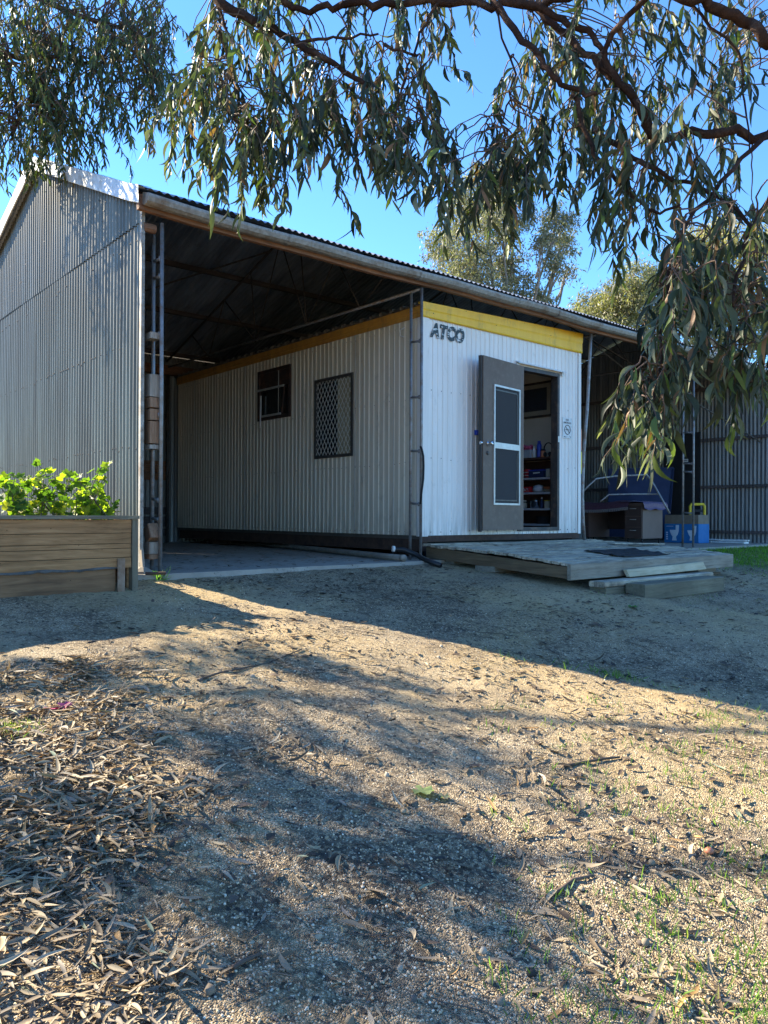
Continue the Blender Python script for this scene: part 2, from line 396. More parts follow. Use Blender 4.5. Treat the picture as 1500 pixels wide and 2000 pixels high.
# grassy patches to the right of the deck, where grass grows
pos = s.n('ShaderNodeSeparateXYZ'); s.l(s.co, pos.inputs[0])
far = s.n('ShaderNodeMapRange'); s.l(pos.outputs[0], far.inputs[0]); far.inputs[1].default_value = 9.6; far.inputs[2].default_value = 11
gp = s.math('MULTIPLY', far.outputs[0], s.ramp(s.noise(1.5, 4), [(.35, 0), (.5, 1)]))
c = s.mix(s.math('MULTIPLY', gp, .8), c, (.07, .12, .03))
c = s.mix(1.0, c, (.98, .965, .90), 'MULTIPLY')
h = s.math('ADD', s.math('MULTIPLY', dist, -1.0), s.math('MULTIPLY', fine, .5))
b1 = s.bump(h, 1.0, .008); b2 = s.bump(mid, .7, .06, b1)
s.pbr(c, .9, 0, b2, .25); M['ground'] = s.m
s = NT('pebble_stone'); at = s.n('ShaderNodeAttribute', attribute_name='tint')
s.pbr(at.outputs['Color'], .8, 0, None, .3); M['pebble'] = s.m
def leafm(name, trans, rough=.5, spec=.4, dark=1.0):
    s = NT(name); at = s.n('ShaderNodeAttribute', attribute_name='tint')
    c = at.outputs['Color']
    f = s.noise(30, 3)
    c2 = s.mix(s.math('MULTIPLY', f, .5), c, s.mix(1.0, c, (.6, .6, .6), 'MULTIPLY'))
    b = s.pbr(c2, rough, 0, None, spec)
    t = s.n('ShaderNodeBsdfTranslucent'); s.l(s.mix(1.0, c, (1.5, 1.7, .55) if name != 'dry_leaf' else (1.1, .9, .6), 'MULTIPLY'), t.inputs[0])
    mx = s.n('ShaderNodeMixShader'); mx.inputs[0].default_value = trans
    s.l(b.outputs[0], mx.inputs[1]); s.l(t.outputs[0], mx.inputs[2]); s.l(mx.outputs[0], s.out.inputs[0])
    return s.m
M['gumleaf'] = leafm('gum_leaf', .2, .5, .25)
M['farleaf'] = leafm('far_gum_leaf', .3, .5, .35)
M['mallow'] = leafm('mallow_leaf', .5, .5, .3)
M['grass'] = leafm('grass_blade', .4, .5, .3)
M['dryleaf'] = leafm('dry_leaf', .12, .65, .3)
# ---------------------------------------------------------------- leaves
def unit(a): return a/np.maximum(np.linalg.norm(a, axis=-1, keepdims=True), 1e-9)
def leaf_arrays(base, dirs, L, W, bend=.15, fold=.25, S=4, nrm=None, side_curve=.12, jitter=True):
    n = len(base); dirs = unit(dirs)
    if nrm is None: nrm = rng.normal(size=(n, 3))
    side = unit(np.cross(dirs, nrm)); nn = np.cross(side, dirs)
    t = np.linspace(0, 1, S+1)
    w = np.sin(np.pi*np.clip(t, 0, 1)**.72)**.9; w[0] = .08; w[-1] = .03
    sgn = rng.uniform(-1, 1, n)
    bd = rng.normal(0, 1, n)*bend
    cen = (base[:, None, :]+dirs[:, None, :]*(L[:, None]*t)[:, :, None]
           + nn[:, None, :]*((bd*L)[:, None]*(t**2))[:, :, None]
           + side[:, None, :]*((sgn*side_curve*L)[:, None]*(t*(1-t))*4)[:, :, None])
    off = side[:, None, :]*((W/2)[:, None]*w)[:, :, None]
    lift = nn[:, None, :]*((W/2*fold)[:, None]*w)[:, :, None]
    V = np.stack([cen-off+lift, cen, cen+off+lift], axis=2)  # n,S+1,3,3
    V = V.reshape(-1, 3)
    k = np.arange(S)
    q = []
    for c in (0, 1):
        a = k*3+c; q.append(np.stack([a, a+1, a+4, a+3], 1))
    q = np.concatenate(q)
    Fq = (np.arange(n)[:, None, None]*((S+1)*3)+q[None]).reshape(-1, 4)
    return V, Fq, (S+1)*3
def quad_leaves(base, dirs, L, W, nrm=None):
    n = len(base); dirs = unit(dirs)
    if nrm is None: nrm = rng.normal(size=(n, 3))
    side = unit(np.cross(dirs, nrm))
    V = np.stack([base, base+dirs*(L*.45)[:, None]+side*(W/2)[:, None], base+dirs*L[:, None], base+dirs*(L*.45)[:, None]-side*(W/2)[:, None]], 1).reshape(-1, 3)
    Fq = np.arange(n)[:, None]*4+np.arange(4)[None]
    return V, Fq, 4
def tints(n, rep, cols, probs, var=.2):
    cols = np.array(cols); i = rng.choice(len(cols), n, p=probs)
    c = cols[i]*(1+rng.normal(0, var, (n, 1))); c = np.clip(c, .004, .95)
    return np.repeat(c, rep, axis=0)
GUM = [(.046, .060, .034), (.072, .090, .054), (.024, .034, .020), (.10, .14, .035), (.20, .11, .055), (.17, .18, .125)]
GUMP = [.30, .24, .20, .09, .06, .11]
def hang_strands(starts, lens, step=.033, leafL=(.085, .15), leafW=(.012, .021), spread=.75, outward=None):
    """returns leaf bases, dirs, twig tubes"""
    bs, ds, tw = [], [], []
    for i, p in enumerate(starts):
        p = np.array(p, float); Ls = lens[i]
        d = rng.normal(size=3)*.6; d[2] = -abs(d[2])*.3-.25; d /= np.linalg.norm(d)
        n = max(3, int(Ls/step)); pts = [p.copy()]
        ph = rng.uniform(0, 6.28)
        for k in range(n):
            d = d+np.array([0, 0, -.13])+rng.normal(0, .10, 3); d /= np.linalg.norm(d)
            p = p+d*step; pts.append(p.copy())
            for _ in range(1 if rng.random() < .75 else 2):
                ph += 2.4+rng.normal(0, .4)
                h = np.array([math.cos(ph), math.sin(ph), 0])
                bs.append(p); ds.append(h*rng.uniform(.15, spread)+np.array([0, 0, -1.0])*rng.uniform(.55, 1.3)+d*.5)
        tw.append(pts[::3] if len(pts) > 6 else pts)
    return np.array(bs), np.array(ds), tw
# =================================================================== SETTING
# ground: fine near, coarse to the horizon
def ground_obj():
    xs = np.unique(np.concatenate([np.linspace(-900, -40, 12), np.linspace(-40, -6, 25), np.linspace(-6, 14, 260), np.linspace(14, 45, 25), np.linspace(45, 900, 12)]))
    ys = np.unique(np.concatenate([np.linspace(-900, -30, 12), np.linspace(-30, -3, 20), np.linspace(-3, 7, 200), np.linspace(7, 45, 30), np.linspace(45, 900, 12)]))
    Xg, Yg = np.meshgrid(xs, ys, indexing='ij'); Z = gz(Xg, Yg)
    near = np.exp(-(np.hypot(Xg-2.5, Yg-3)/6)**2)
    Z = Z+near*(rng.normal(0, .0035, Z.shape))
    V = np.stack([Xg, Yg, Z], -1).reshape(-1, 3)
    nx, ny = len(xs), len(ys); a = (np.arange(nx-1)[:, None]*ny+np.arange(ny-1)[None]).ravel()
    Fq = np.stack([a, a+ny, a+ny+1, a+1], 1)
    o = npmesh('ground', V, Fq, M['ground'], smooth=True)
    tag(o, kind='structure')
ground_obj()
# slab
b = MB()
edge = [(2.35, 6.12), (2.9, 6.10), (3.6, 6.12), (4.4, 6.16), (5.2, 6.14), (6.2, 6.18), (8, 6.15), (10, 6.18), (12, 6.14), (13.5, 6.17), (15.3, 6.15)]
n = len(edge)
vs = [(x, y, 0) for x, y in edge]+[(x, 13.1, 0.0) for x, y in edge]+[(x, y-.02, -.14) for x, y in edge]
b.add(vs, [(i, i+1, n+i+1, n+i) for i in range(n-1)]+[(2*n+i, 2*n+i+1, i+1, i) for i in range(n-1)])
tag(b.build('concrete_slab', M['concrete']), kind='structure')
# world light
W = bpy.data.worlds.new('World'); sc.world = W; W.use_nodes = True
nt = W.node_tree; nt.nodes.clear()
sky = nt.nodes.new('ShaderNodeTexSky'); sky.sky_type = 'NISHITA'; sky.sun_disc = False
SUN_EL = 33.0
sx, sy = -.415, .91
sky.sun_elevation = R(SUN_EL); sky.sun_rotation = math.atan2(sx, sy)
sky.altitude = 600; sky.air_density = 1.0; sky.dust_density = 0.0; sky.ozone_density = 2.0
bg = nt.nodes.new('ShaderNodeBackground'); bg.inputs[1].default_value = .115
wo = nt.nodes.new('ShaderNodeOutputWorld'); 
tm = nt.nodes.new('ShaderNodeMix'); tm.data_type = 'RGBA'; tm.blend_type = 'MULTIPLY'; tm.inputs[0].default_value = 1; tm.inputs[7].default_value = (.42, .68, .93, 1)
nt.links.new(sky.outputs[0], tm.inputs[6]); nt.links.new(tm.outputs[2], bg.inputs[0]); nt.links.new(bg.outputs[0], wo.inputs[0])
ld = bpy.data.lights.new('sun', 'SUN'); ld.energy = 5.0; ld.angle = R(.53); ld.color = (1, .885, .67)
lo = bpy.data.objects.new('sun', ld); C.objects.link(lo)
el = R(SUN_EL); sdir = Vector((sx*math.cos(el), sy*math.cos(el), math.sin(el))).normalized()
lo.rotation_euler = sdir.to_track_quat('Z', 'Y').to_euler(); lo.location = (-10, 20, 15)
sc.view_settings.view_transform = 'Standard'; sc.view_settings.look = 'None'; sc.view_settings.gamma = 1
sc.view_settings.exposure = 1.98
# =================================================================== SHED
XL, XR, YF, YB = 2.70, 15.0, 6.35, 12.95
YR = 9.2; ZE, ZR, ZB = 3.20, 4.50, 3.26
YE, YBE = 6.22, 13.1
def roofz(Y): return ZE+(ZR-ZE)*(Y-YE)/(YR-YE) if Y <= YR else ZR-(ZR-ZB)*(Y-YR)/(YBE-YR)
shed = thing('farm_shed', 'open-fronted farm shed of corrugated iron sheltering the white hut', 'shed', (XL, YF, 0))
PIT = .0762
def corr_wall(X, side, y0, y1, z0, z1f, amp=.009, thick=0, jit=.0):
    n = int((y1-y0)/PIT*8); ys = np.linspace(y0, y1, n+1); V = []; nr = 7
    ph = rng.uniform(0, 6.28, 12)
    for y in ys:
        top = z1f(y)
        for k in range(nr):
            z = z0+(top-z0)*k/(nr-1)
            xx = X+amp*math.sin(2*math.pi*y/PIT)+jit*(math.sin(y*1.9+z*1.3+ph[0])+.6*math.sin(y*5.1-z*2.2+ph[1])+.35*math.sin(y*11+z*4+ph[2]))
            V.append((xx, y+jit*.8*math.sin(z*2.1+y*3+ph[3]), z))
    V = np.array(V); a = (np.arange(n)[:, None]*nr+np.arange(nr-1)[None]).ravel()
    return V, np.stack([a, a+nr, a+nr+1, a+1], 1)
V, Fq = corr_wall(XL, -1, YF, YB, -.05, lambda y: min(3.06, roofz(y)-.06), .0105, jit=.0022)
w1 = npmesh('gable_wall', V, Fq, M['galv'], shed, smooth=True)
tag(w1, 'lower sheets of the silvery left gable wall behind the planter')
V, Fq = corr_wall(XL-.010, -1, YF-.005, YB, 3.00, lambda y: roofz(y)-.05, .0105, jit=.003)
w2 = npmesh('gable_wall', V, Fq, M['galv'], shed, smooth=True)
tag(w2, 'upper sheets of the silvery left gable wall lapping over the lower ones')
b = MB()
for z in (2.0, 1.08, 2.86):
    for i in range(86):
        y = YF+.02+i*PIT+PIT*.25
        if y < YB and random.random() < (.55 if z != 2.86 else .2):
            zz = z+random.choice([0, 0, .012, -.02]); b.lathe([(.007, 0), (.007, .005), (.003, .009)], (XL-.0085, y, zz), 6, (-1, 0, 0))
for i in range(80):
    y = 6.6+random.random()*5; z = 3.2+random.random()*(roofz(y)-3.4)
    if i < 18: b.lathe([(.007, 0), (.007, .005)], (XL-.018, y, z), 6, (-1, 0, 0))
tag(b.build('wall_screws', M['screw'], w1), kind='stuff')
b = MB(); b.box((XL-.022, YF-.012, -.06), (XL+.005, YF+.012, 3.12)); b.box((XL-.024, YF-.01, -.06), (XL-.0225, YF+.03, 3.05)); b.build('corner_flashing', M['gutter'], shed)
V, Fq = corr_wall(XR, 1, YF, YB, 0, lambda y: roofz(y)-.04, .0085, jit=.0015)
tag(npmesh('gable_wall', V, Fq, M['galv_in'], shed, smooth=True), 'dark far gable wall behind the desk and blue panel')
# back wall (along X)
n = int((XR-XL)/PIT*6); xs = np.linspace(XL, XR, n+1)
V = np.array([(x, YB+.0085*math.sin(2*math.pi*x/PIT), z) for x in xs for z in (0, 1.1, 2.2, roofz(YB)-.012)])
a = (np.arange(n)[:, None]*4+np.arange(3)[None]).ravel()
npmesh('back_wall', V, np.stack([a, a+4, a+5, a+1], 1), M['galv_in'], shed, smooth=True)
# roof slopes
def roof(y0, y1, dz=0, m=None):
    n = int((XR-XL+.22)/PIT*8); xs = np.linspace(XL-.1, XR+.12, n+1); K = 6
    V = []
    for x in xs:
        for k in range(K):
            y = y0+(y1-y0)*k/(K-1); V.append((x, y, roofz(min(max(y, YE), YBE))+.010*(1 if y0 > YE else 1)+.0105*math.sin(2*math.pi*x/PIT)+.004*math.sin(x*2.3+y)))
    V = np.array(V); a = (np.arange(n)[:, None]*K+np.arange(K-1)[None]).ravel()
    return npmesh('roof_slope', V, np.stack([a, a+K, a+K+1, a+1], 1), M['roof'], shed, smooth=True)
r1 = roof(YE-.045, YR); r2 = roof(YR, YBE)
b = MB(); b.add([(XL-.1, YR-.2, roofz(YR-.2)+.025), (XL-.1, YR, ZR+.03), (XL-.1, YR+.2, roofz(YR+.2)+.025), (XR+.12, YR-.2, roofz(YR-.2)+.025), (XR+.12, YR, ZR+.03), (XR+.12, YR+.2, roofz(YR+.2)+.025)], [(0, 3, 4, 1), (1, 4, 5, 2)])
b.build('ridge_cap', M['galv'], shed)
# barge flashing on both rakes of the left gable
for (ya, yb) in ((YE-.03, YR), (YR, YBE)):
    b = MB(); K = 14; vs = []; fs = []
    for k in range(K):
        y = ya+(yb-ya)*k/(K-1); z = roofz(min(max(y, YE), YBE)); w = .003*math.sin(k*1.7)
        vs += [(XL-.115+w, y, z-.12), (XL-.12-w, y, z+.028), (XL+.02, y, z+.034+w), (XL-.105+w, y, z-.125)]
    for k in range(K-1):
        a = k*4; fs += [(a, a+1, a+5, a+4), (a+1, a+2, a+6, a+5), (a+3, a, a+4, a+7)]
    b.add(vs, fs)
    b.build('barge_flashing', M['barge'], shed)
# fascia timber and gutter
b = MB()
K = 26; xs = np.linspace(XL-.09, XR+.1, K)
sag = lambda x: .012*math.sin(x*1.1)+.006*math.sin(x*3.3)
vs = []; fs = []
for x in xs:
    for (y, z) in ((YE+.02, 3.045), (YE+.07, 3.045), (YE+.07, 3.17), (YE+.02, 3.17)): vs.append((x, y, z+sag(x)))
for k in range(K-1):
    for j in range(4): fs.append((k*4+j, (k+1)*4+j, (k+1)*4+(j+1) % 4, k*4+(j+1) % 4))
fs += [(0, 1, 2, 3), tuple((K-1)*4+j for j in (3, 2, 1, 0))]
b.add(vs, fs).build('fascia_beam', M['redwood'], shed)
gut = None
seg = [XL-.06, 4.05, 5.75, 7.4, 8.2, 8.9, 10.4, 11.3, 12.8, 13.7, XR+.1]
prof = [(YE+.018, 3.19), (YE+.018, 3.095), (YE, 3.075), (YE-.055, 3.073), (YE-.085, 3.09), (YE-.10, 3.125), (YE-.10, 3.148), (YE-.088, 3.156), (YE-.095, 3.146)]
for i in range(len(seg)-1):
    b = MB(); x0, x1 = seg[i], seg[i+1]-.004; NN = 5; vs = []; fs = []; dz = .004*(i % 2)
    for k in range(NN):
        x = x0+(x1-x0)*k/(NN-1)
        for (y, z) in prof: vs.append((x, y, z+sag(x)+dz))
    m = len(prof)
    for k in range(NN-1):
        for j in range(m-1): fs.append((k*m+j, (k+1)*m+j, (k+1)*m+j+1, k*m+j+1))
    b.add(vs, fs)
    vs2 = []                                        # lap collar
    for x in (x1-.02, x1+.016):
        for (y, z) in prof[1:7]: vs2.append((x, y-.004, z+sag(x)-.005))
    b.add(vs2, [(j, j+1, 6+j+1, 6+j) for j in range(5)])
    b.add([(x0+.002, y, z+sag(x0)) for y, z in prof[:7]], [(0, 1, 2, 3, 4, 5, 6)]) if i == 0 else None
    b.build('gutter', M['gutter'], shed)
b = MB(); b.tube([(XL-.0, YF+.0, 2.95), (XL+.10, YF+.0, 2.95)], .04, 9)
b.build('beam_end', M['redwood'], shed)
# purlins, girts
for Y in (6.5, 7.4, 8.3, 9.05, 9.4, 10.35, 11.5, 12.75):
    b = MB(); b.box((XL+.03, Y-.025, roofz(Y)-.10), (XR-.03, Y+.025, roofz(Y)-.03)); b.build('purlin', M['purlin'], shed)
for z in (.2, 1.09, 2.03, 3.05):
    b = MB(); y0, y1 = (YF+.05, YB-.05)
    if z < 3: b.box((XR-.07, y0, z-.03), (XR-.015, y1, z+.03))
    else: b.box((XR-.07, 6.5, z-.03), (XR-.015, 12.6, z+.03))
    b.build('wall_girt', M['purlin'], shed)
for (z0, z1, m) in ((2.16, 2.26, 'purlin'), (1.10, 1.22, 'redwood'), (1.23, 1.36, 'redwood'), (1.37, 1.43, 'redwood'), (.12, .24, 'purlin'), (.5, .62, 'purlin'), (.28, .46, 'purlin')):
    b = MB(); b.box((XL+.05, YB-.10, z0), (5.95, YB-.03, z1)); b.build('back_wall_board', M[m], shed)
# posts
def ladder_post(X, y0, y1, z0, z1, rungs, base=0.0, r=.017, m='pipe'):
    p = bpy.data.objects.new('ladder_post', None); C.objects.link(p); p.parent = shed; p.location = Vector((X, y0, 0))-shed.location
    for y in (y0, y1):
        MB().tube([(X, y, base-.05), (X+.004, y, 1.5), (X, y, z1)], r, 10).build('pipe', M[m], p, True)
    for z in rungs:
        MB().tube([(X, y0+r, z), (X, y1-r, z+.012)], .014, 8).box((X-.018, y0+.014, z-.022), (X+.018, y0+.028, z+.022)).build('rung', M[m], p, True)
    return p
XP = [2.84, 5.90, 9.24, 11.95]
ladder_post(2.84, 6.30, 6.47, 0, 3.0, (.45, .62, 1.35, 2.05, 2.55, 2.7))
zr = [onY(814, y, 6.38).z for y in (668, 777, 882, 985)]
ladder_post(5.90, 6.30, 6.475, 0, 3.04, zr)
ladder_post(11.95, 6.30, 6.48, 0, 3.04, (onY(1352, 907, 6.4).z, onY(1352, 923, 6.4).z, onY(1352, 847, 6.4).z, 2.5, .55))
b = MB(); pts = [onY(x, y, 6.33) for x, y in ((1155, 640), (1152, 700), (1147, 800), (1140.5, 882), (1137.5, 970), (1139, 1020), (1142, 1056))]
b.tube(pts, .021, 10); b.build('bent_post', M['pipe'], shed, True)
tag(bpy.data.objects['bent_post'], 'bowed galvanised pipe post beside the right corner of the hut')
# back posts
for X in (2.84, 5.9, 9.24, 11.95):
    b = MB(); b.tube([(X, YB-.15, 0), (X, YB-.15, 3.1)], .03, 8); b.build('back_post', M['pipe_dark'], shed, True)
b = MB(); b.box((XL+.05, YB-.18, roofz(YB)-.36), (XR-.05, YB-.11, roofz(YB)-.2)); b.build('back_beam', M['redwood'], shed)
# trusses
def truss(X):
    t = bpy.data.objects.new('roof_truss', None); C.objects.link(t); t.parent = shed; t.location = Vector((X, YF, 3))-shed.location
    zc0 = 3.03; zc = lambda Y: zc0+.0*(Y-6.4)
    MB().tube([(X, 6.32, zc0), (X, 12.8, zc0+.05)], .019, 8).build('bottom_chord', M['pipe_dark'] if X != 5.9 else M['pipe'], t, True)
    for (ya, yb) in ((6.36, YR), (YR, 12.85)):
        MB().tube([(X, ya, roofz(ya)-.15), (X, yb, roofz(yb)-.15)], .018, 8).build('top_chord', M['pipe_dark'], t, True)
    tops = [7.0, 8.0, 8.7, 9.2, 9.9, 10.9, 11.9]
    for nb, ts in ((7.4, (6.9, 7.9)), (8.55, (7.9, 8.7, 9.2)), (9.85, (9.2, 10.0, 10.8)), (11.3, (10.8, 11.9))):
        for tp in ts: MB().tube([(X, nb, zc(nb)), (X, tp, roofz(tp)-.15)], .0095, 6).build('web_rod', M['pipe_dark'], t, True)
for X in (5.9, 9.24, 11.95): truss(X)
for (p, q) in (((9.3, 6.6, 3.1), (14.9, 8.6, 3.0)), ((12.0, 9.0, 4.2), (14.9, 6.5, 1.9)), ((9.3, 12.2, 3.0), (14.9, 8.0, 4.0)), ((3, 12.6, 3.1), (5.8, 9.3, 4.2))):
    MB().tube([p, q], .013, 6).build('wind_brace', M['pipe_dark'], shed, True)
# dark door in the far gable, small plate on it
b = MB(); b.box((XR-.10, 7.72, .02), (XR-.075, 8.5, 2.2)); dd = b.build('side_door', M['dirtydark'], shed)
p = onX(1339, 899.5, XR-.11); MB().box((XR-.112, p.y-.05, p.z-.03), (XR-.1, p.y+.05, p.z+.03)).build('door_plate', M['white'], dd)
MB().box((XR-.114, p.y-.035, p.z-.006), (XR-.1125, p.y+.03, p.z+.008)).build('plate_print', M['ink'], dd)
# =================================================================== HUT
HX0, HX1, HY0, HY1 = 6.11, 9.17, 6.52, 12.84
ZB0 = .264; ZW = ZB0+2.54
hut = thing('site_hut', 'white ribbed portable hut with yellow trim standing inside the shed', 'hut', (HX0, HY0, 0))
def rib(t):   # ribbed sheet profile: t in pitch units -> offset 0..1
    t = t % 1.0
    pts = [(0, 0), (.58, 0), (.66, 1), (.88, 1), (.96, 0), (1, 0)]
    for i in range(5):
        if t <= pts[i+1][0]:
            a, b_ = pts[i], pts[i+1]; return a[1]+(b_[1]-a[1])*(t-a[0])/max(b_[0]-a[0], 1e-6)
    return 0
def rib_coords(a, b_, pitch):
    out = []; k = math.floor(a/pitch)
    while k*pitch < b_:
        for t in (0, .58, .66, .88, .96):
            v = (k+t)*pitch
            if a < v < b_: out.append(v)
        k += 1
    return [a]+out+[b_]
def ribwall_x(X, y0, y1, z0, z1, holes=(), pitch=.095, amp=.009):
    """wall facing -X; columns along Y; holes (ya,yb,za,zb)"""
    cs = set(rib_coords(y0, y1, pitch))
    for h in holes: cs |= {h[0], h[1]}
    cs = sorted(cs); b = MB()
    f = lambda y: X-amp*rib(y/pitch)+.0015*math.sin(y*9)
    for i in range(len(cs)-1):
        a, c = cs[i], cs[i+1]
        if c-a < 1e-5: continue
        mid = (a+c)/2; zz = [(z0, z1)]
        for h in holes:
            if h[0] < mid < h[1]: zz = [(z0, h[2]), (h[3], z1)]
        for (p, q) in zz:
            if q-p < .01: continue
            b.add([(f(a), a, p), (f(c), c, p), (f(c), c, q), (f(a), a, q)], [(0, 3, 2, 1)])
    return b
def ribwall_y(Y, x0, x1, z0, z1, holes=(), pitch=.082, amp=.008):
    cs = set(rib_coords(x0, x1, pitch))
    for h in holes: cs |= {h[0], h[1]}
    cs = sorted(cs); b = MB()
    f = lambda x: Y-amp*rib(x/pitch)
    for i in range(len(cs)-1):
        a, c = cs[i], cs[i+1]
        if c-a < 1e-5: continue
        mid = (a+c)/2; zz = [(z0, z1)]
        for h in holes:
            if h[0] < mid < h[1]: zz = [(z0, h[2]), (h[3], z1)]
        for (p, q) in zz:
            if q-p < .01: continue
            b.add([(a, f(a), p), (c, f(c), p), (c, f(c), q), (a, f(a), q)], [(0, 1, 2, 3)])
    return b
# windows on the side (Y range, Z range)
W2 = (7.78, 8.62, 1.257, 2.324); W1 = (9.23, 10.11, 1.90, 2.645)
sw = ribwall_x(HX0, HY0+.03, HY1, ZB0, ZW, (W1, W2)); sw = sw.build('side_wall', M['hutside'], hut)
b = MB()
for y in (7.0, 7.75, 8.63, 9.55, 10.5, 11.4, 12.2): b.box((HX0-.0105, y-.006, ZB0), (HX0-.004, y+.004, ZW))
b.build('sheet_joint', simple('joint_paint', (.50, .47, .42), (.36, .33, .29), 6, .5), sw)
b = MB()
for i in range(260):
    y = HY0+.1+.095*random.randint(0, 64)+.073; z = random.choice([ZB0+.04, ZB0+.04, ZB0+.85, ZB0+1.6, ZW-.08])+random.uniform(-.01, .01)
    if not (W1[0] < y < W1[1] and W1[2] < z < W1[3]) and not (W2[0] < y < W2[1] and W2[2] < z < W2[3]) and y < HY1-.1:
        b.lathe([(.006, 0), (.004, .004)], (HX0-.009, y, z), 6, (-1, 0, 0))
tag(b.build('side_screws', M['screw'], sw), kind='stuff')
# front wall with doorway
DL = onY(1011, 714, HY0); DR = onY(1090, 1034, HY0)
DX0, DX1, DZ0, DZ1 = DL.x, DR.x, .30, DL.z
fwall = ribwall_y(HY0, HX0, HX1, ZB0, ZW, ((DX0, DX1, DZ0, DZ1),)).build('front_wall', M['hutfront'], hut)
b = MB()
b.box((HX0-.014, HY0-.014, ZB0-.01), (HX0+.10, HY0-.009, ZW)); b.box((HX0-.0145, HY0-.0135, ZB0-.01), (HX0-.0095, HY0+.06, ZW))
b.build('corner_trim', M['hutfront'], hut); b = MB(); b.box((HX1-.05, HY0-.013, ZB0-.01), (HX1+.012, HY0-.009, ZW)); b.build('corner_trim', M['hutfront'], hut)
b = MB()
for x in np.arange(HX0+.15, HX1-.1, .164):
    for z in (ZB0+.045, ZB0+.05, ZB0+.9, ZB0+1.7):
        if DX0-.9 < x < DX1+.05 and z > ZB0+.1: continue
        if random.random() < .8: MB().lathe([(.0065, 0), (.004, .004)], (x, HY0-.008, z+random.uniform(-.008, .008)), 6, (0, -1, 0)).build('screw', M['screw'], fwall)
# inner shell of the hut
IW = thing  # noqa
b = MB(); t = .06
b.box((HX1-.06, HY0+.01, ZB0), (HX1, HY1, ZW)); rw = b.build('right_wall', M['innerwall'], hut)
b = MB(); b.box((HX0+.03, HY1-.06, ZB0), (HX1-.062, HY1, ZW)); b.build('rear_wall', M['innerwall'], hut)
b = MB(); b.box((HX0+.02, HY0+.02, .22), (HX1-.062, HY1-.062, .30)); b.build('hut_floor', M['innerfloor'], hut)
b = MB(); b.box((HX0+.02, HY0+.02, ZW-.1), (HX1-.062, HY1-.062, ZW-.06)); b.build('hut_ceiling', M['innerwall'], hut)
b = MB()   # lining behind front and side sheets
b.box((HX0+.02, HY0+.03, .301), (DX0-.002, HY0+.06, ZW-.102)); b.box((DX1+.002, HY0+.03, .301), (HX1-.063, HY0+.06, ZW-.102)); b.box((DX0-.002, HY0+.03, DZ1+.002), (DX1+.002, HY0+.06, ZW-.102))
b.box((HX0+.02, HY0+.062, .301), (HX0+.05, W2[0], ZW-.102)); b.box((HX0+.02, W2[1], .301), (HX0+.05, W1[0], ZW-.102)); b.box((HX0+.02, W1[1], .301), (HX0+.05, HY1-.063, ZW-.102))
b.box((HX0+.02, W2[0], .301), (HX0+.05, W2[1], W2[2])); b.box((HX0+.02, W2[0], W2[3]), (HX0+.05, W2[1], ZW-.102))
b.box((HX0+.02, W1[0], .301), (HX0+.05, W1[1], W1[2])); b.box((HX0+.02, W1[0], W1[3]), (HX0+.05, W1[1], ZW-.102))
b.build('wall_lining', M['innerwall'], hut)
# outer right side sheet
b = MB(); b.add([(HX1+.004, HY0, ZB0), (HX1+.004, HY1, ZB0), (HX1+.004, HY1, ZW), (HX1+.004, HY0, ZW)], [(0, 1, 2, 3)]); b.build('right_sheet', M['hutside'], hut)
# yellow trims
b = MB()
z = ZW-.012
# front trim, taller to the right, three folds
vs = []
for x, h in ((HX0-.03, .175), (HX1+.02, .285)):
    for (yy, f) in ((-.018, 0), (-.032, .04), (-.026, .10), (-.024, .45), (-.032, .55), (-.038, .97), (-.03, 1.0), (.03, 1.0)):
        vs.append((x, HY0+yy, z+h*f))
b.add(vs, [(j, 8+j, 8+j+1, j+1) for j in range(7)]); b.add(vs[8:], [tuple(range(8))]); b.add(vs[:8], [tuple(range(7, -1, -1))])
b.build('front_trim', M['yellow'], hut)
b = MB()
for i in range(6): MB().lathe([(.006, 0), (.003, .005)], (HX0+.15+i*.55, HY0-.036, z+.06+.02*i+(i % 2)*.1), 6, (0, -1, 0)).build('screw', M['screw'], hut)
b = MB(); vs = []
for y in (HY0-.03, HY1):
    for (xx, f) in ((-.014, 0), (-.024, .04), (-.02, .4), (-.03, .5), (-.034, .96), (-.026, 1), (.03, 1)):
        vs.append((HX0+xx, y, z+.13*f))
b.add(vs, [(j, j+1, 7+j+1, 7+j) for j in range(6)]); b.build('side_trim', M['brownyel'], hut)
# hut roof: ribs running across, ends visible above the side trim
b = MB(); zl, zr2 = z+.135, z+.29
ys_ = rib_coords(HY0-.02, HY1+.02, .19)
for i in range(len(ys_)-1):
    a, c = ys_[i], ys_[i+1]; ra, rc = .034*rib(a/.19), .034*rib(c/.19)
    b.add([(HX0-.07, a, zl+ra), (HX1+.05, a, zr2+ra-.03), (HX1+.05, c, zr2+rc-.03), (HX0-.07, c, zl+rc)], [(0, 1, 2, 3)])
    b.add([(HX0-.07, a, zl+ra-.006), (HX1+.05, a, zr2+ra-.036), (HX1+.05, c, zr2+rc-.036), (HX0-.07, c, zl+rc-.006)], [(3, 2, 1, 0)])
b.build('hut_roof', M['hutroof'], hut)
b = MB()
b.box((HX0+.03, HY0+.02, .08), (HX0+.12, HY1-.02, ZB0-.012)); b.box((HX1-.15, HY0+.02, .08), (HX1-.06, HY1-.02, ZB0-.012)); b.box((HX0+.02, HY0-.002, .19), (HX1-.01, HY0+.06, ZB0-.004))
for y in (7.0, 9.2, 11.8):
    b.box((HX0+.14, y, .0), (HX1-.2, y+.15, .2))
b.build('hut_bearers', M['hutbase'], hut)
b = MB(); b.box((HX0+.2, HY0+.15, .0), (HX1-.2, HY0+.2, .19)); b.build('dark_gap_board', M['black'], hut)  # black board standing in for the dark gap under the hut
